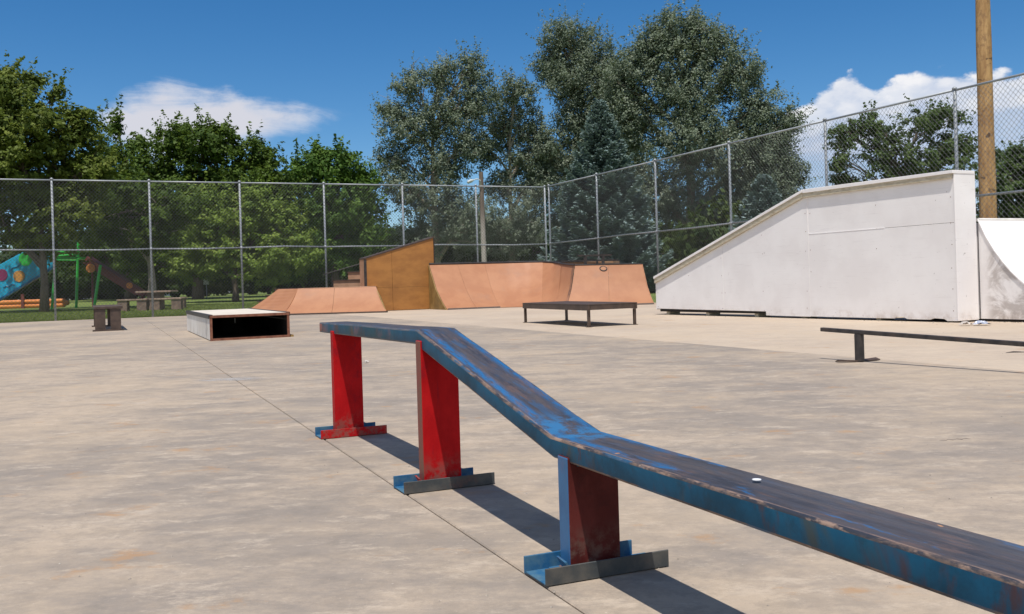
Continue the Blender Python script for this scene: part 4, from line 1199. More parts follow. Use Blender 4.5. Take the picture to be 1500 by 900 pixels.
OAK = [(-3.2, 4.4, 1.8, 1.6), (-4.6, 5.6, 1.8, 2.0), (2.3, 6.0, .9, 1.0), (-1.01, 9.2, 1.2, 1.14), (0.14, 7.59, 1.77, 1.48), (1.57, 7.55, 1.03, 1.08), (2.05, 8.25, 0.4, 0.46), (-1.15, 6.49, 2.0, 2.0), (0.89, 5.71, 1.66, 1.57), (-0.86, 4.48, 2.0, 1.71), (1.36, 4.27, 1.28, 1.2), (-2.93, 7.11, 2.0, 2.57), (-0.05, 3.17, 1.57, 0.86), (-1.7, 9.93, 0.74, 0.57), (-0.14, 9.74, 0.46, 0.4), (0.65, 9.15, 0.46, 0.4)]
SNAG = [(-2.6, 3.0, 2.2, 1.6), (1.2, 2.8, 1.8, 1.4), (-0.43, 11.13, 0.56, 0.85), (-1.01, 8.93, 1.11, 1.37), (-1.92, 7.33, 1.45, 1.45), (0.93, 9.47, 0.85, 1.2), (0.21, 7.05, 1.71, 1.37), (-0.91, 5.16, 1.92, 1.71)]
MAPLE = [(-3.6, 2.6, 1.9, 1.4), (3.6, 2.5, 2.2, 1.4), (0, 2.0, 2.0, 1.1), (-3.6, 5.9, 1.5, 1.6), (5.3, 5.6, 1.2, 1.5), (4.9, 4.2, 1.3, 1.6), (-1.16, 9.37, 1.49, 1.24), (1.44, 9.29, 1.86, 1.24), (3.64, 8.4, 1.49, 1.32), (4.76, 7.13, 0.91, 0.99), (-2.74, 7.64, 1.49, 1.49), (0.21, 6.94, 2.89, 2.27), (3.49, 6.22, 1.98, 1.86), (0.53, 4.03, 3.3, 2.27), (-2.35, 4.33, 2.06, 2.06), (-0.6, 10.18, 0.66, 0.66), (1.46, 10.12, 0.66, 0.58)]
LIME = [(-2.4, 2.2, 1.5, 1.2), (2.0, 1.9, 1.8, 1.1), (-0.22, 4.23, 1.92, 1.6), (1.96, 3.54, 1.67, 1.46), (-1.46, 3.57, 1.67, 1.67), (0.24, 2.3, 3.14, 1.12), (3.05, 2.67, 1.33, 1.19), (-1.77, 4.97, 1.26, 1.19), (1.02, 4.89, 1.19, 1.05)]
ROUND = [(-2.2, 1.9, 1.8, 1.3), (1.6, 2.0, 1.8, 1.4), (-1.69, 7.58, 1.28, 1.28), (0.03, 7.95, 1.79, 1.28), (1.92, 6.91, 1.11, 1.28), (-0.34, 5.61, 2.82, 2.05), (1.77, 4.91, 1.37, 2.05), (0.01, 3.25, 2.9, 1.92), (-0.68, 8.79, 0.68, 0.51), (0.82, 8.66, 0.6, 0.51)]
SHADE = [(-0.71, 4.66, 1.5, 1.44), (1.23, 4.44, 1.44, 1.32), (-1.68, 3.43, 1.19, 1.06), (0.25, 3.22, 1.82, 1.0), (-2.28, 4.39, 0.94, 0.88)]
PG = [(-2.65, 11.82, 1.15, 0.79), (-1.28, 13.32, 1.15, 1.24), (0.77, 13.84, 1.24, 1.41), (2.63, 14.09, 1.24, 1.24), (-1.45, 10.46, 2.03, 1.59), (1.22, 11.26, 1.85, 1.85), (3.1, 12.09, 1.5, 1.59), (-2.61, 8.51, 1.32, 1.15), (0.69, 8.19, 2.12, 1.77), (-2.01, 6.72, 1.5, 1.24), (2.48, 9.24, 1.32, 1.24), (0.17, 5.56, 2.65, 1.94), (2.55, 4.16, 1.77, 1.94), (0.1, 3.35, 3.09, 1.5)]
PH = [(2.3, 9.3, 1.0, 1.6), (2.2, 7.0, 1.1, 1.6), (-1.5, 9.0, .9, 1.2), (0.39, 12.92, 1.64, 1.18), (-0.45, 10.81, 1.64, 1.73), (1.37, 10.75, 1.18, 1.55), (0.85, 8.49, 1.55, 1.37), (-0.57, 6.94, 1.28, 1.37), (1.38, 6.65, 1.18, 1.37), (0.72, 4.16, 1.91, 2.0), (-1.13, 3.31, 1.91, 1.55)]
PI_ = [(-0.9, 17.08, 2.16, 1.41), (-1.79, 15.56, 1.69, 1.5), (0.84, 15.48, 1.69, 1.69), (-0.76, 13.79, 2.25, 1.79), (1.81, 13.24, 1.69, 2.16), (2.6, 14.6, 1.2, 1.3), (2.9, 11.2, 1.5, 1.9), (3.2, 8.6, 1.6, 2.0), (-0.13, 11.18, 2.07, 2.07), (-2.33, 8.67, 1.22, 1.88), (-3.0, 9.63, 0.66, 0.94), (-0.7, 7.91, 2.35, 2.35), (-0.57, 4.38, 2.82, 2.82)]
PJ = [(-0.82, 15.3, 1.54, 1.54), (1.51, 14.8, 1.79, 1.71), (3.08, 12.87, 1.54, 1.79), (-3.0, 13.78, 1.45, 1.79), (-0.27, 12.2, 2.82, 2.39), (4.16, 10.36, 1.88, 1.96), (6.06, 9.79, 1.02, 1.11), (-3.53, 10.38, 1.96, 2.39), (-4.2, 12.4, 1.2, 1.5), (-2.0, 15.0, 1.2, 1.3), (5.2, 8.2, 1.6, 1.6), (6.2, 6.6, 1.2, 1.4), (3.4, 5.0, 1.8, 2.0), (0.47, 8.55, 3.42, 2.56), (4.28, 7.37, 2.14, 2.39), (-2.19, 5.43, 2.56, 2.56), (1.63, 4.46, 2.99, 2.39), (5.42, 5.41, 1.37, 1.96), (-1.08, 16.72, 0.51, 0.6), (0.27, 16.12, 0.94, 0.85)]
RT = [(-2.8, 7.24, 0.85, 0.79), (-3.03, 5.94, 0.59, 0.72), (-1.09, 7.42, 1.05, 0.85), (0.72, 7.56, 1.18, 0.85), (2.27, 7.84, 0.72, 0.65), (2.65, 6.58, 0.98, 1.05), (-0.81, 5.87, 1.51, 1.18), (1.47, 5.47, 1.57, 1.31), (-2.47, 5.04, 1.11, 0.52), (-0.22, 3.72, 2.95, 1.31)]
RTB = [(-0.13, 6.35, 1.07, 0.78), (1.0, 5.96, 1.42, 1.21), (-0.92, 4.88, 1.42, 1.28), (1.01, 4.11, 2.14, 1.78), (-0.45, 2.73, 2.14, 1.42)]

tree('oak_tree', 'yellow-green tree with a dark trunk by the playground at the far left', (-19.58, 40.1), OAK, M['leaf_oak'], 'bark', .20, 3.6, 11, .40, .17, bare=0)
tree('maple_tree', 'dark tree with a narrow knobbly top between the oak and the broad maple', (-23.94, 60), SNAG, M['leaf_maple'], 'bark', .25, 3.8, 12, .5, .26)
tree('maple_tree', 'broad dark green maple under the left cloud', (-19.01, 58), MAPLE, M['leaf_maple'], 'bark', .25, 5.0, 13, .52, .3)
tree('lime_tree', 'low bright green tree in front of the broad maple', (-14.15, 49), LIME, M['leaf_lime'], 'bark', .21, 3.2, 14, .42, .16)
tree('round_tree', 'rounded mid-green tree left of the brown wedge wall', (-11.03, 60), ROUND, M['leaf_round'], 'bark', .25, 4.4, 15, .48, .25, spike=.25)
tree('shade_tree', 'small shade tree with a pale trunk behind the picnic table', (-16.5, 44), SHADE, M['leaf_maple'], 'bark_pale', .21, 2.8, 16, .42, .22)
tree('poplar_tree', 'silvery poplar above the brown wedge wall, leftmost of the poplars', (-4.87, 62), PG, M['leaf_poplar'], 'bark_pale', .168, 2.4, 17, .46, .30, bare=8, spike=.3)
tree('poplar_tree', 'thin gappy poplar right behind the wooden light pole', (0.08, 64), PH, M['leaf_poplar'], 'bark_pale', .168, 2.4, 18, .46, .26, bare=4, spike=.3)
tree('poplar_tree', 'tall narrow poplar directly behind the big blue spruce', (5.16, 66), PI_, M['leaf_poplar'], 'bark_pale', .168, 2.8, 19, .5, .32, spike=.3)
tree('poplar_tree', 'widest and tallest poplar, right of the big blue spruce', (11.31, 60), PJ, M['leaf_poplar'], 'bark_pale', .168, 3.0, 20, .48, .38, spike=.3)
tree('elm_tree', 'dark green tree showing above the flat top of the white launch wall', (18.98, 46), RT, M['leaf_right'], 'bark', .20, 2.8, 21, .40, .2)
tree('elm_tree', 'dark green tree right of the brown utility pole', (26.15, 50), RTB, M['leaf_right'], 'bark', .21, 3.0, 22, .42, .2)


def spruce(label, base, H, half, seed, whorls, per):
    rng = np.random.default_rng(seed); X, Y = base; Z = hz(Y) - .04
    T = thing('spruce_tree', (X, Y, Z), label, 'tree'); root = np.array((X, Y, Z))
    PP = []; AX = []; WD = []; TT = []
    mbt = MB(); mbt.tube([Vector((X, Y, Z)), Vector((X, Y, Z + H * .5)), Vector((X, Y, Z + H * .97))], [.02 * H, .011 * H, .008], 8); mbt.build('trunk', M['bark'], parent=T)
    mbl = MB()
    for w in range(whorls):
        f = (w + .5) / whorls
        z = H * (.04 + .94 * f)
        Rr = half * (1 - f) ** .82 * (1.0 if f > .12 else .85 + f) + .10
        nb = int(per * (.45 + .75 * (1 - f))) + 3
        a0 = rng.uniform(0, 6.28)
        for b in range(nb):
            az_ = a0 + 2 * math.pi * b / nb + rng.normal(0, .14)
            R = Rr * rng.uniform(.74, 1.12)
            d = np.array([math.cos(az_), math.sin(az_), 0]); q = np.array([-d[1], d[0], 0])
            zz = z + rng.normal(0, .05 * H / whorls * 4)
            rise = .30 * f * R
            n = int(90 + 240 * R)
            u = rng.uniform(.12, 1.0, n) ** .75
            lat = rng.normal(0, 1, n) * (.06 + .20 * R * u * (1.08 - u) * 2.0) * .75
            drop = -.20 * R * np.sin(u * 2.6) + rise * u + .16 * R * u ** 3
            p = root + d[None] * (u * R)[:, None] + q[None] * lat[:, None] + np.stack([np.zeros(n), np.zeros(n), zz + drop + rng.normal(-.02, .05, n) - np.abs(lat) * .22], 1)
            dr = unit(d[None] * 1.0 + q[None] * np.sign(lat)[:, None] * rng.uniform(.3, 1.1, (n, 1)) + np.stack([np.zeros(n), np.zeros(n), rng.normal(.05, .3, n)], 1))
            nr = unit(np.array([0, 0, 1.0])[None] + rng.normal(0, .45, (n, 3))); sd = unit(np.cross(dr, nr))
            s = rng.uniform(.075, .165, (n, 1))
            PP.append(p); AX.append(dr * s * .75); WD.append(sd * s * .30)
            TT.append(.22 + .5 * u + rng.normal(0, .10, n))
            o_ = Vector(root); mbl.tube([o_ + Vector((0, 0, zz)), o_ + Vector(d * R * .6) + Vector((0, 0, zz - .12 * R + rise * .6))], [.02, .008], 4, cap=False)
    leaf_mesh('crown', np.concatenate(PP), np.concatenate(AX), np.concatenate(WD), np.concatenate(TT), M['needle'], T, root)
    mbl.build('limbs', M['bark'], parent=T)
    return T


spruce('big blue spruce behind the fence corner, in front of the poplars', (4.17, 43), 8.85, 3.0, 31, 31, 15)
spruce('small blue spruce peeping over the slope of the white launch wall', (10.61, 40), 4.95, 2.1, 32, 20, 12)

# understorey and the far wood (things, shared meshes)
BUSH = [(-1.0, .55, 1.3, .5), (.9, .55, 1.4, .5), (-1.2, 1.3, 1.3, 1.1), (.3, 1.7, 1.5, 1.3), (1.5, 1.2, 1.2, 1.0), (.1, 1.1, 2.0, .9)]
FAR = [(-2.2, 4.5, 2.2, 2.0), (0, 6.0, 2.6, 2.2), (2.3, 4.8, 2.2, 2.1), (.2, 3.2, 3.6, 2.0), (-1.2, 7.6, 1.4, 1.2), (1.4, 7.2, 1.5, 1.3)]
bush = tree('shrub', 'dark shrub low in the shade behind the back fence', (-33, 72), BUSH, M['leaf_far'], 'bark', .26, 2.6, 41, .45, .10, low=.12, group='dark shrubs behind the back fence')
bush['category'] = 'shrub'
for (x, y) in ((-28.5, 70), (-26, 66), (-22, 69), (-10.5, 72), (-8.0, 66), (-5.5, 64), (-2.8, 66), (-36, 74), (-39, 77), (-42.5, 78), (-46, 80), (-34, 70), (-30, 69), (-31, 77), (-24.5, 73), (-19, 75), (-15.5, 72), (-13, 70), (2.2, 66), (4.8, 69), (8.0, 57), (12.5, 55), (15.2, 60), (.2, 70), (17.5, 54)):
    c = copy_tree(bush, (x, y, hz(y) - .04)); k_ = 1.15 + .45 * ((x * 7.3 + y * 3.1) % 1.0); c.scale = (k_, k_, k_ * 1.1)
hedge = tree('shrub', 'shrub of the dark hedge row far along the street', (-70, 119), BUSH, M['leaf_far'], 'bark', .30, 2.6, 43, .5, .10, low=.1, group='hedge row along the far street')
hedge['category'] = 'shrub'
rnd = random.Random(12)
for k in range(1, 30):
    y = 119 + rnd.uniform(-2, 3); copy_tree(hedge, (-70 + k * 3.1 + rnd.uniform(-.5, .5), y, hz(y) - .04))
far = tree('distant_tree', 'distant tree in the wood far behind the fence', (-52, 124), FAR, M['leaf_far'], 'bark', .36, 2.4, 42, .7, .25, group='trees of the far wood')
rnd = random.Random(3)
for x in (-62, -46.5, -35, -29, -22.5, -16.5, -10.5, -5, 1, 7, 13.5, 20, 27, 34, 42, 50, 59):
    y = 126 + rnd.uniform(-6, 10)
    copy_tree(far, (x + rnd.uniform(-1, 1), y, hz(y) - .04))
    copy_tree(far, (x + 3.2 + rnd.uniform(-1, 1), y + 14, hz(y) - .04))

# ------------------------------------------------------------------ grass blades along the fence line
rng = np.random.default_rng(77); n = 90000
a_ = rng.uniform(-24, .5, n); b_ = -.25 - rng.uniform(0, 1, n) ** 1.7 * 16
pts = np.array(CN)[None] + a_[:, None] * np.array(G1)[None] + b_[:, None] * np.array(G2)[None]
keep = pts[:, 0] < -3.0
pts = pts[keep]; n = len(pts)
pts[:, 2] = np.array([hz(y) for y in pts[:, 1]]) - .035
h = rng.uniform(.03, .085, n)
lean = rng.normal(0, .35, (n, 3)); lean[:, 2] = 1; lean = unit(lean)
axg = lean * h[:, None] * .5
wdg = unit(np.cross(lean, rng.normal(size=(n, 3)))) * rng.uniform(.008, .016, (n, 1))
gl = leaf_mesh('grass_blades', pts + axg * .9, axg, wdg, rng.normal(.5, .22, n), M['blade'], None, (0, 0, 0))
tag(gl, 'short mown grass growing behind the back fence', 'grass', kind='stuff')

# ------------------------------------------------------------------ playground
zy = hz(44)
ps = thing('play_structure', (-21.5, 44.5, zy), 'blue and green playground climber with coloured dots at the far left', 'play structure')
# blue climbing slab, leaning back a little
Y0 = 44.0
slab = [(-24.6, .17), (-23.45, .716), (-20.92, 2.16), (-21.35, 2.62), (-22.07, 2.99), (-23.45, 2.28), (-25.6, 1.20)]
mb = MB(); mb.prism([Vector((x, Y0 + .04 * z, z)) for x, z in slab], (0, .16, 0)); panel_ = mb.build('climbing_panel', M['slide_blue'], parent=ps, bevel=.02)
mb = MB(); mb.prism([Vector((x, Y0 - .03 + .04 * z, z)) for x, z in [(-24.6, .07), (-23.45, .62), (-20.85, 2.09), (-20.92, 2.16), (-23.45, .716), (-24.6, .17)]], (0, .20, 0)); mb.build('panel_edge', M['slide_edge'], parent=ps)
for (x, z, r, m) in ((-22.32, 2.45, .31, 'play_green'), (-22.62, 1.68, .26, 'play_amber'), (-23.42, 1.76, .27, 'play_magenta'), (-21.62, 2.33, .17, 'slide_edge'), (-24.1, 1.1, .24, 'play_green')):
    mb = MB(); mb.prism([Vector((x + math.cos(k * math.pi / 12) * r, Y0 - .035 + .04 * z, z + math.sin(k * math.pi / 12) * r)) for k in range(24)], (0, .07, 0)); mb.build('climbing_hold', M[m], parent=ps)
for path in ([(-23.0, 1.95), (-22.9, 2.08), (-22.7, 2.12), (-22.5, 2.25)], [(-23.35, 1.18), (-23.2, 1.25), (-23.1, 1.2), (-22.95, 1.32), (-22.8, 1.30)]):
    mb = MB(); mb.tube([Vector((x, Y0 - .01 + .04 * z, z)) for x, z in path], .022, 5); mb.build('squiggle', M['slide_edge'], parent=ps)
for x, y, x2, y2, z in ((-21.62, 45, -21.25, 45, 3.3), (-18.78, 43.0, -18.42, 43, 2.05), (-21.2, 46.6, -21.0, 46.6, 3.3), (-20.0, 45.0, -20.0, 45.0, 2.5)):
    if x == -20.0: continue
    mb = MB(); mb.tube([Vector((x, y, hz(y) - .05)), Vector((x2, y2, z))], .062, 10); mb.build('post', M['play_green'], parent=ps)
mb = MB(); mb.prism([Vector((-21.9, 44.6, 2.42)), Vector((-20.2, 44.6, 2.42)), Vector((-20.2, 46.2, 2.42)), Vector((-21.9, 46.2, 2.42))], (0, 0, .10)); mb.build('deck', M['play_green'], parent=ps)
for z in (2.62, 2.80):
    mb = MB(); mb.tube([Vector((-21.9, 44.6, z)), Vector((-21.0, 44.45, z - .05)), Vector((-20.1, 44.6, z))], .05, 8); mb.build('guard_rail', M['play_green'], parent=ps)
for x in (-21.95, -21.2):
    mb = MB(); mb.tube([Vector((x, 44.7, 2.5)), Vector((x - .05, 44.7, 3.25)), Vector((x + .2, 44.7, 3.45))], .05, 8); mb.build('post', M['play_green'], parent=ps)
mb = MB(); mb.tube([Vector((-21.1, 44.2, 2.42)), Vector((-20.7, 44.0, 2.36)), Vector((-20.0, 44.0, 2.33)), Vector((-19.75, 44.0, 2.42))], .03, 6); mb.build('grab_rail', M['play_green'], parent=ps)
# dull red slide going down to the right, with orange end discs
mb = MB(); mb.prism([Vector((-19.55, 44.2, 2.50)), Vector((-17.05, 44.2, .80)), Vector((-16.9, 44.2, .62)), Vector((-17.4, 44.2, .66)), Vector((-19.75, 44.2, 2.2))], (0, .6, 0)); mb.build('slide_bed', M['play_red'], parent=ps)
for x, z, r in ((-19.36, 1.95, .20), (-17.6, 1.10, .14)):
    mb = MB(); mb.prism([Vector((x + math.cos(k * math.pi / 10) * r, 44.1, z + math.sin(k * math.pi / 10) * r)) for k in range(20)], (0, .08, 0)); mb.build('disc', M['play_orange'], parent=ps)
for x in (-19.5, -17.2):
    mb = MB(); mb.tube([Vector((x, 44.6, hz(44) - .05)), Vector((x, 44.6, 2.3 if x < -19 else .75))], .05, 8); mb.build('post', M['play_red'], parent=ps)

oz = hz(46.6)
ob = thing('play_border', (-24, 46.6, oz), 'two stacked orange plastic border beams beside the playground', 'border')
for z in (.11, .32):
    mb = MB(); mb.tube([Vector((-30, 46.6, oz + z)), Vector((-21.75, 46.6, oz + z))], .105, 12); o = mb.build('beam', M['play_orange'], parent=ob)
mb = MB(); mb.tube([Vector((-21.75, 46.6, oz + .22)), Vector((-21.55, 46.6, oz + .21))], [.16, .10], 10); mb.build('end_cap', M['play_orange'], parent=ob)
mb = MB(); mb.box(Vector((-23.8, 46.45, oz)), (.14, 0, 0), (0, .08, 0), (0, 0, .70)); mb.build('stake', M['play_red'], parent=ob)

pz = hz(39.3)
pt = thing('picnic_table', (-14.55, 39.3, pz), 'brown picnic table with block benches behind the back fence', 'picnic table')
mb = MB(); mb.box(Vector((-15.25, 38.8, .735)), (1.45, .0, 0), (0, .85, 0), (0, 0, .075)); mb.build('table_top', M['table_stone'], parent=pt, bevel=.01)
mb = MB(); mb.box(Vector((-14.85, 39.0, pz - .03)), (.55, 0, 0), (0, .45, 0), (0, 0, .69)); mb.build('pedestal', M['block'], parent=pt, bevel=.01)
for (x0, x1, y) in ((-15.72, -14.5, 38.05), (-14.45, -13.15, 38.12), (-15.4, -13.7, 40.1)):
    mb = MB(); mb.box(Vector((x0, y, .44)), (x1 - x0, .0, 0), (0, .36, 0), (0, 0, .065)); s_ = mb.build('bench_seat', M['table_stone'], parent=pt, bevel=.01)
    for xx in (x0 + .03, x1 - .42):
        mb = MB(); mb.box(Vector((xx, y + .03, pz - .04)), (.38, 0, 0), (0, .28, 0), (0, 0, .44 - pz + .03)); mb.build('block', M['block'], parent=s_)

# ------------------------------------------------------------------ parked cars, sign, houses far behind
def car(label, x, y, m, L=4.5, H=1.5, van=False, ang=0.0):
    z = hz(y) - .035
    c = thing('parked_car', (0, 0, 0), label, 'car')
    pr = [(-2.2, .28), (-2.25, .62), (-2.05, .86), (-1.25, .95), (-.55, 1.42), (.75, 1.46), (1.35, .98), (2.1, .86), (2.25, .60), (2.2, .28)]
    if van: pr = [(-2.3, .28), (-2.35, .75), (-2.2, 1.0), (-1.4, 1.08), (-.75, 1.66), (1.9, 1.72), (2.2, 1.1), (2.3, .6), (2.25, .28)]
    w = .86
    mb = MB(); n = len(pr)
    V = []
    for yy, inset in ((-w, .0), (w, .0)):
        V += [Vector((px, yy * (1 - .20 * max(0, (pz_ - .9) / .8)), pz_)) for px, pz_ in pr]
    mb.solid(V, [tuple(range(n))[::-1], tuple(range(n, 2 * n))] + [(i, (i + 1) % n, (i + 1) % n + n, i + n) for i in range(n)])
    mb.build('body', M[m], parent=c, bevel=.05, segs=2)
    tz = 1.40 if not van else 1.62
    for sgn in (-1, 1):
        for (a, b) in ((-1.02, -.05), (.02, 1.02)):
            mb = MB(); yy = lambda zz: sgn * (w * (1 - .20 * max(0, (zz - .9) / .8)) + .006)
            mb.prism([Vector((a, yy(.99), .99)), Vector((b, yy(.99), .99)), Vector((b - (.12 if b > .5 else 0), yy(tz - .06), tz - .06)), Vector((a + (.45 if a < -.5 else 0), yy(tz - .06), tz - .06))], (0, -sgn * .02, 0)); mb.build('window', M['glass'], parent=c)
        for xw in (-1.35, 1.38):
            mb = MB(); mb.tube([Vector((xw, sgn * .74, .33)), Vector((xw, sgn * .90, .33))], .33, 18); wl = mb.build('wheel', M['tyre'], parent=c)
            mb = MB(); mb.tube([Vector((xw, sgn * .89, .33)), Vector((xw, sgn * .91, .33))], .19, 14); mb.build('rim', M['galv'], parent=wl)
    for sgn in (-1, 1):
        mb = MB(); mb.box(Vector((-2.27, sgn * .62 - .14, .62)), (.04, 0, 0), (0, .28, 0), (0, 0, .14)); mb.build('headlight', M['glass'], parent=c)
    mb = MB(); mb.prism([Vector((-1.20, -.62, 1.0)), Vector((-1.20, .62, 1.0)), Vector((-.66, .56, tz - .04)), Vector((-.66, -.56, tz - .04))], (-.03, 0, .02)); mb.build('windscreen', M['glass'], parent=c)
    c.location = (x, y, z); c.rotation_euler = (0, 0, ang)
    return c


car('dark blue parked car seen over the left end of the low tan bank', -25.6, 110, 'car_blue', ang=.3)
car('silver parked car right beside the dark blue one', -20.6, 112, 'car_silver', ang=.15)
car('white parked car far off left of the white sign', -37.0, 110, 'car_white', ang=.2)
car('dark car parked under the trees right of the white sign', -31.5, 112, 'car_blue', ang=.1)

sz = hz(60)
sg = thing('park_sign', (-19.12, 60, sz), 'small plain white square sign on a post in the park', 'sign')
mb = MB(); mb.tube([Vector((-19.12, 60.03, sz - .05)), Vector((-19.12, 60.03, 1.66))], .035, 8); mb.build('post', M['galv'], parent=sg)
mb = MB(); mb.box(Vector((-19.29, 60.0, 1.16)), (.34, 0, 0), (0, -.02, 0), (0, 0, .38)); mb.build('sign_panel', M['sign_white'], parent=sg, bevel=.004)


def house(label, x, y, w, d, h, rh, m, name='house', ridge_x=True):
    z = hz(y) - .04
    H_ = thing(name, (x, y, z), label, 'house')
    o = Vector((x - w / 2, y, z))
    mb = MB(); mb.box(o, (w, 0, 0), (0, d, 0), (0, 0, h))
    if ridge_x:
        for xx in (x - w / 2, x + w / 2 - .02):
            mb.prism([Vector((xx, y, z + h)), Vector((xx, y + d, z + h)), Vector((xx, y + d / 2, z + h + rh * .95))], (.02, 0, 0))
    mb.build('wall', M[m], parent=H_)
    mb = MB()
    for s0, s1 in ((-.4, d / 2), (d + .4, d / 2)):
        k = rh / (d / 2)
        z0 = z + h - .4 * k
        mb.prism([Vector((x - w / 2 - .3, y + s0, z0 + .03)), Vector((x + w / 2 + .3, y + s0, z0 + .03)), Vector((x + w / 2 + .3, y + s1, z + h + rh + .03)), Vector((x - w / 2 - .3, y + s1, z + h + rh + .03))], (0, 0, .12))
    mb.build('roof', M['roof'], parent=H_)
    nwin = max(2, int(w / 2.6))
    for k in range(nwin):
        xx = x - w / 2 + (k + .5) * w / nwin
        if k == nwin // 2:
            mb = MB(); mb.box(Vector((xx - .45, y - .03, z + .1)), (.9, 0, 0), (0, .06, 0), (0, 0, 2.0)); mb.build('door', M['play_red'], parent=H_)
        else:
            mb = MB(); mb.box(Vector((xx - .5, y - .05, z + 1.0)), (1.0, 0, 0), (0, .04, 0), (0, 0, 1.1)); f = mb.build('window', M['sign_white'], parent=H_)
            mb = MB(); mb.box(Vector((xx - .42, y - .06, z + 1.08)), (.84, 0, 0), (0, .03, 0), (0, 0, .94)); mb.build('pane', M['glass'], parent=f)
    return H_


house('small white house far behind the picnic table', -40.5, 101, 5.5, 6, 2.3, 1.2, 'house_white')
house('tall white house mostly hidden behind the far left trees', -41, 84, 5, 7, 3.6, 1.6, 'house_white')
house('pale grey house glimpsed right of the brown wedge wall', -5.6, 92, 8, 6, 2.3, 1.2, 'house_tan')

# ------------------------------------------------------------------ litter and marks on the slab
def lump(name, label, cat, p, r, m, seed, squash=.6):
    rnd = random.Random(seed); bm = bmesh.new(); bmesh.ops.create_icosphere(bm, subdivisions=2, radius=r)
    for v in bm.verts:
        v.co *= rnd.uniform(.72, 1.2); v.co.z *= squash
    zmin = min(v.co.z for v in bm.verts)
    for v in bm.verts: v.co.z -= zmin
    me = bpy.data.meshes.new(name); bm.to_mesh(me); bm.free(); me.materials.append(M[m])
    o = bpy.data.objects.new(name, me); COL.objects.link(o); o.location = p
    return tag(o, label, cat)


lump('pebble', 'small pale pebble on the concrete right of the farthest red leg', 'stone', (-1.365, 8.85, 0), .022, 'stone', 1)
lump('pebble', 'tiny pale chip beside the foot of the middle red leg', 'stone', (-.10, 3.42, 0), .009, 'stone', 2)
lump('pebble', 'dark speck of gravel lying alone on the left concrete', 'stone', (-3.2, 5.1, 0), .009, 'crack', 3)
def scrap(name, label, p, size, m, seed):
    rnd = random.Random(seed); mb = MB(); N = 6
    P = [[Vector(p) + Vector(((i - N / 2) * size / N * 1.6, (j - N / 2) * size / N, .012 + rnd.uniform(0, .055) * math.sin(math.pi * (i + .3) / (N + .6)))) for j in range(N + 1)] for i in range(N + 1)]
    for i in range(N):
        for j in range(N): mb.poly([P[i][j], P[i + 1][j], P[i + 1][j + 1], P[i][j + 1]])
    return tag(mb.build(name, M[m], root=p), label, 'litter')
scrap('foil_wrapper', 'crumpled shiny wrapper lying by the corner of the white quarter pipe', (5.76, 11.82, 0), .13, 'foil', 5)
scrap('paper_scrap', 'dull grey paper scrap beside the shiny wrapper', (5.59, 11.86, 0), .09, 'paper', 6)
for i, (x, y, s) in enumerate(((3.45, 4.30, .10), (3.60, 4.18, .05))):
    pass
mb = MB(); rg = random.Random(31)
for k in range(420):
    d_ = 1.6 + 11 * rg.random() ** 1.6; x_ = d_ * rg.uniform(-.56, .56); r_ = rg.uniform(.0016, .0042) * (1 + .05 * d_)
    a_ = rg.uniform(0, 6.28); c_ = Vector((x_, d_, 0))
    q_ = [c_ + Vector((math.cos(a_ + j * 1.571) * r_ * rg.uniform(.6, 1.3), math.sin(a_ + j * 1.571) * r_ * rg.uniform(.6, 1.3), .0003)) for j in range(4)]
    t_ = c_ + Vector((0, 0, r_ * .8))
    for j in range(4): mb.poly([q_[j], q_[(j + 1) % 4], t_])
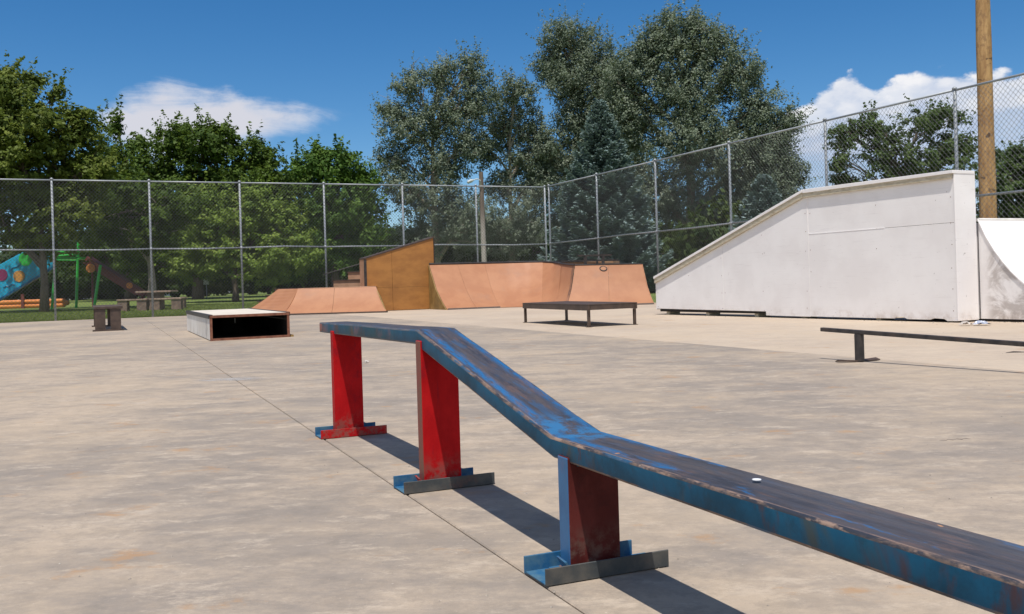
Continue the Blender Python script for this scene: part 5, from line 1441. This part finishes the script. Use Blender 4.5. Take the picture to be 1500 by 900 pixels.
for k in range(260):
    s_, w_ = rg.choice(((rg.uniform(-6.7, .05), -abs(rg.gauss(.03, .10))), (rg.uniform(.0, 1.2), QW0 - .02 - abs(rg.gauss(.03, .10)))))
    c_ = lp(s_, w_, .0); r_ = rg.uniform(.004, .013)
    q_ = [c_ + Vector((rg.uniform(-1, 1), rg.uniform(-1, 1), 0)) * r_ for j in range(3)]
    t_ = c_ + Vector((0, 0, r_ * .9))
    mb.poly(q_)
    for j in range(3): mb.poly([q_[j], q_[(j + 1) % 3], t_])
tag(mb.build('grit', M['grit']), 'fine grit scattered over the concrete slab', 'grit', kind='stuff')
# hairline crack and chalk smears (thin real marks on the slab)
mb = MB(); rnd = random.Random(9)
path = [Vector((1.735 + .0135 * k, 3.94 + rnd.uniform(-.012, .012) + .002 * k, -.0006)) for k in range(11)]
mb.tube(path, [.001, .0018, .0022, .0015, .0026, .0014, .002, .0028, .0018, .0022, .001], 4)
o = mb.build('surface_crack', M['crack'], parent=pav)
mb = MB(); mb.tube([Vector((4.05, 7.9, .0005)), Vector((4.12, 7.92, .0015)), Vector((4.22, 7.9, .0005))], [.004, .012, .004], 5); mb.build('tar_spot', M['crack'], parent=pav)


def make_chalk():
    m, t = new_mat('chalk_smear')
    P = pos(t)
    n = t.noise(t.scale(P, (1.2, 3.5, 1)), 6, 8, .75)
    dv = t.n('ShaderNodeVectorMath', {0: P, 1: (-2.27, 7.62, 0)}, operation='SUBTRACT').outputs[0]
    ln = t.n('ShaderNodeVectorMath', {0: t.scale(dv, (2.9, 5.3, 0))}, operation='LENGTH').outputs['Value']
    al = t.math('MULTIPLY', t.math('MULTIPLY', t.step(n, .42, .60), t.step(ln, 1.0, .3)), .75)
    d = t.n('ShaderNodeBsdfDiffuse', {'Color': (0.52, 0.51, 0.50, 1)})
    mx = t.n('ShaderNodeMixShader', {0: al, 1: t.n('ShaderNodeBsdfTransparent').outputs[0], 2: d.outputs[0]})
    t.n('ShaderNodeOutputMaterial', {'Surface': mx.outputs[0]})
    return m


M['chalk_smear'] = make_chalk()
c0 = Vector((-2.27, 7.62, .0012)); mb = MB()
mb.poly([c0 + Vector((math.cos(k * math.pi / 16) * .36 * (1 + .1 * math.sin(3 * k)), math.sin(k * math.pi / 16) * .20 * (1 + .12 * math.cos(5 * k)), 0)) for k in range(32)])
mb.build('chalk_smear', M['chalk_smear'], parent=pav)
print("tris", sum(len(o.data.polygons)*2 for o in COL.objects if o.type=="MESH"))
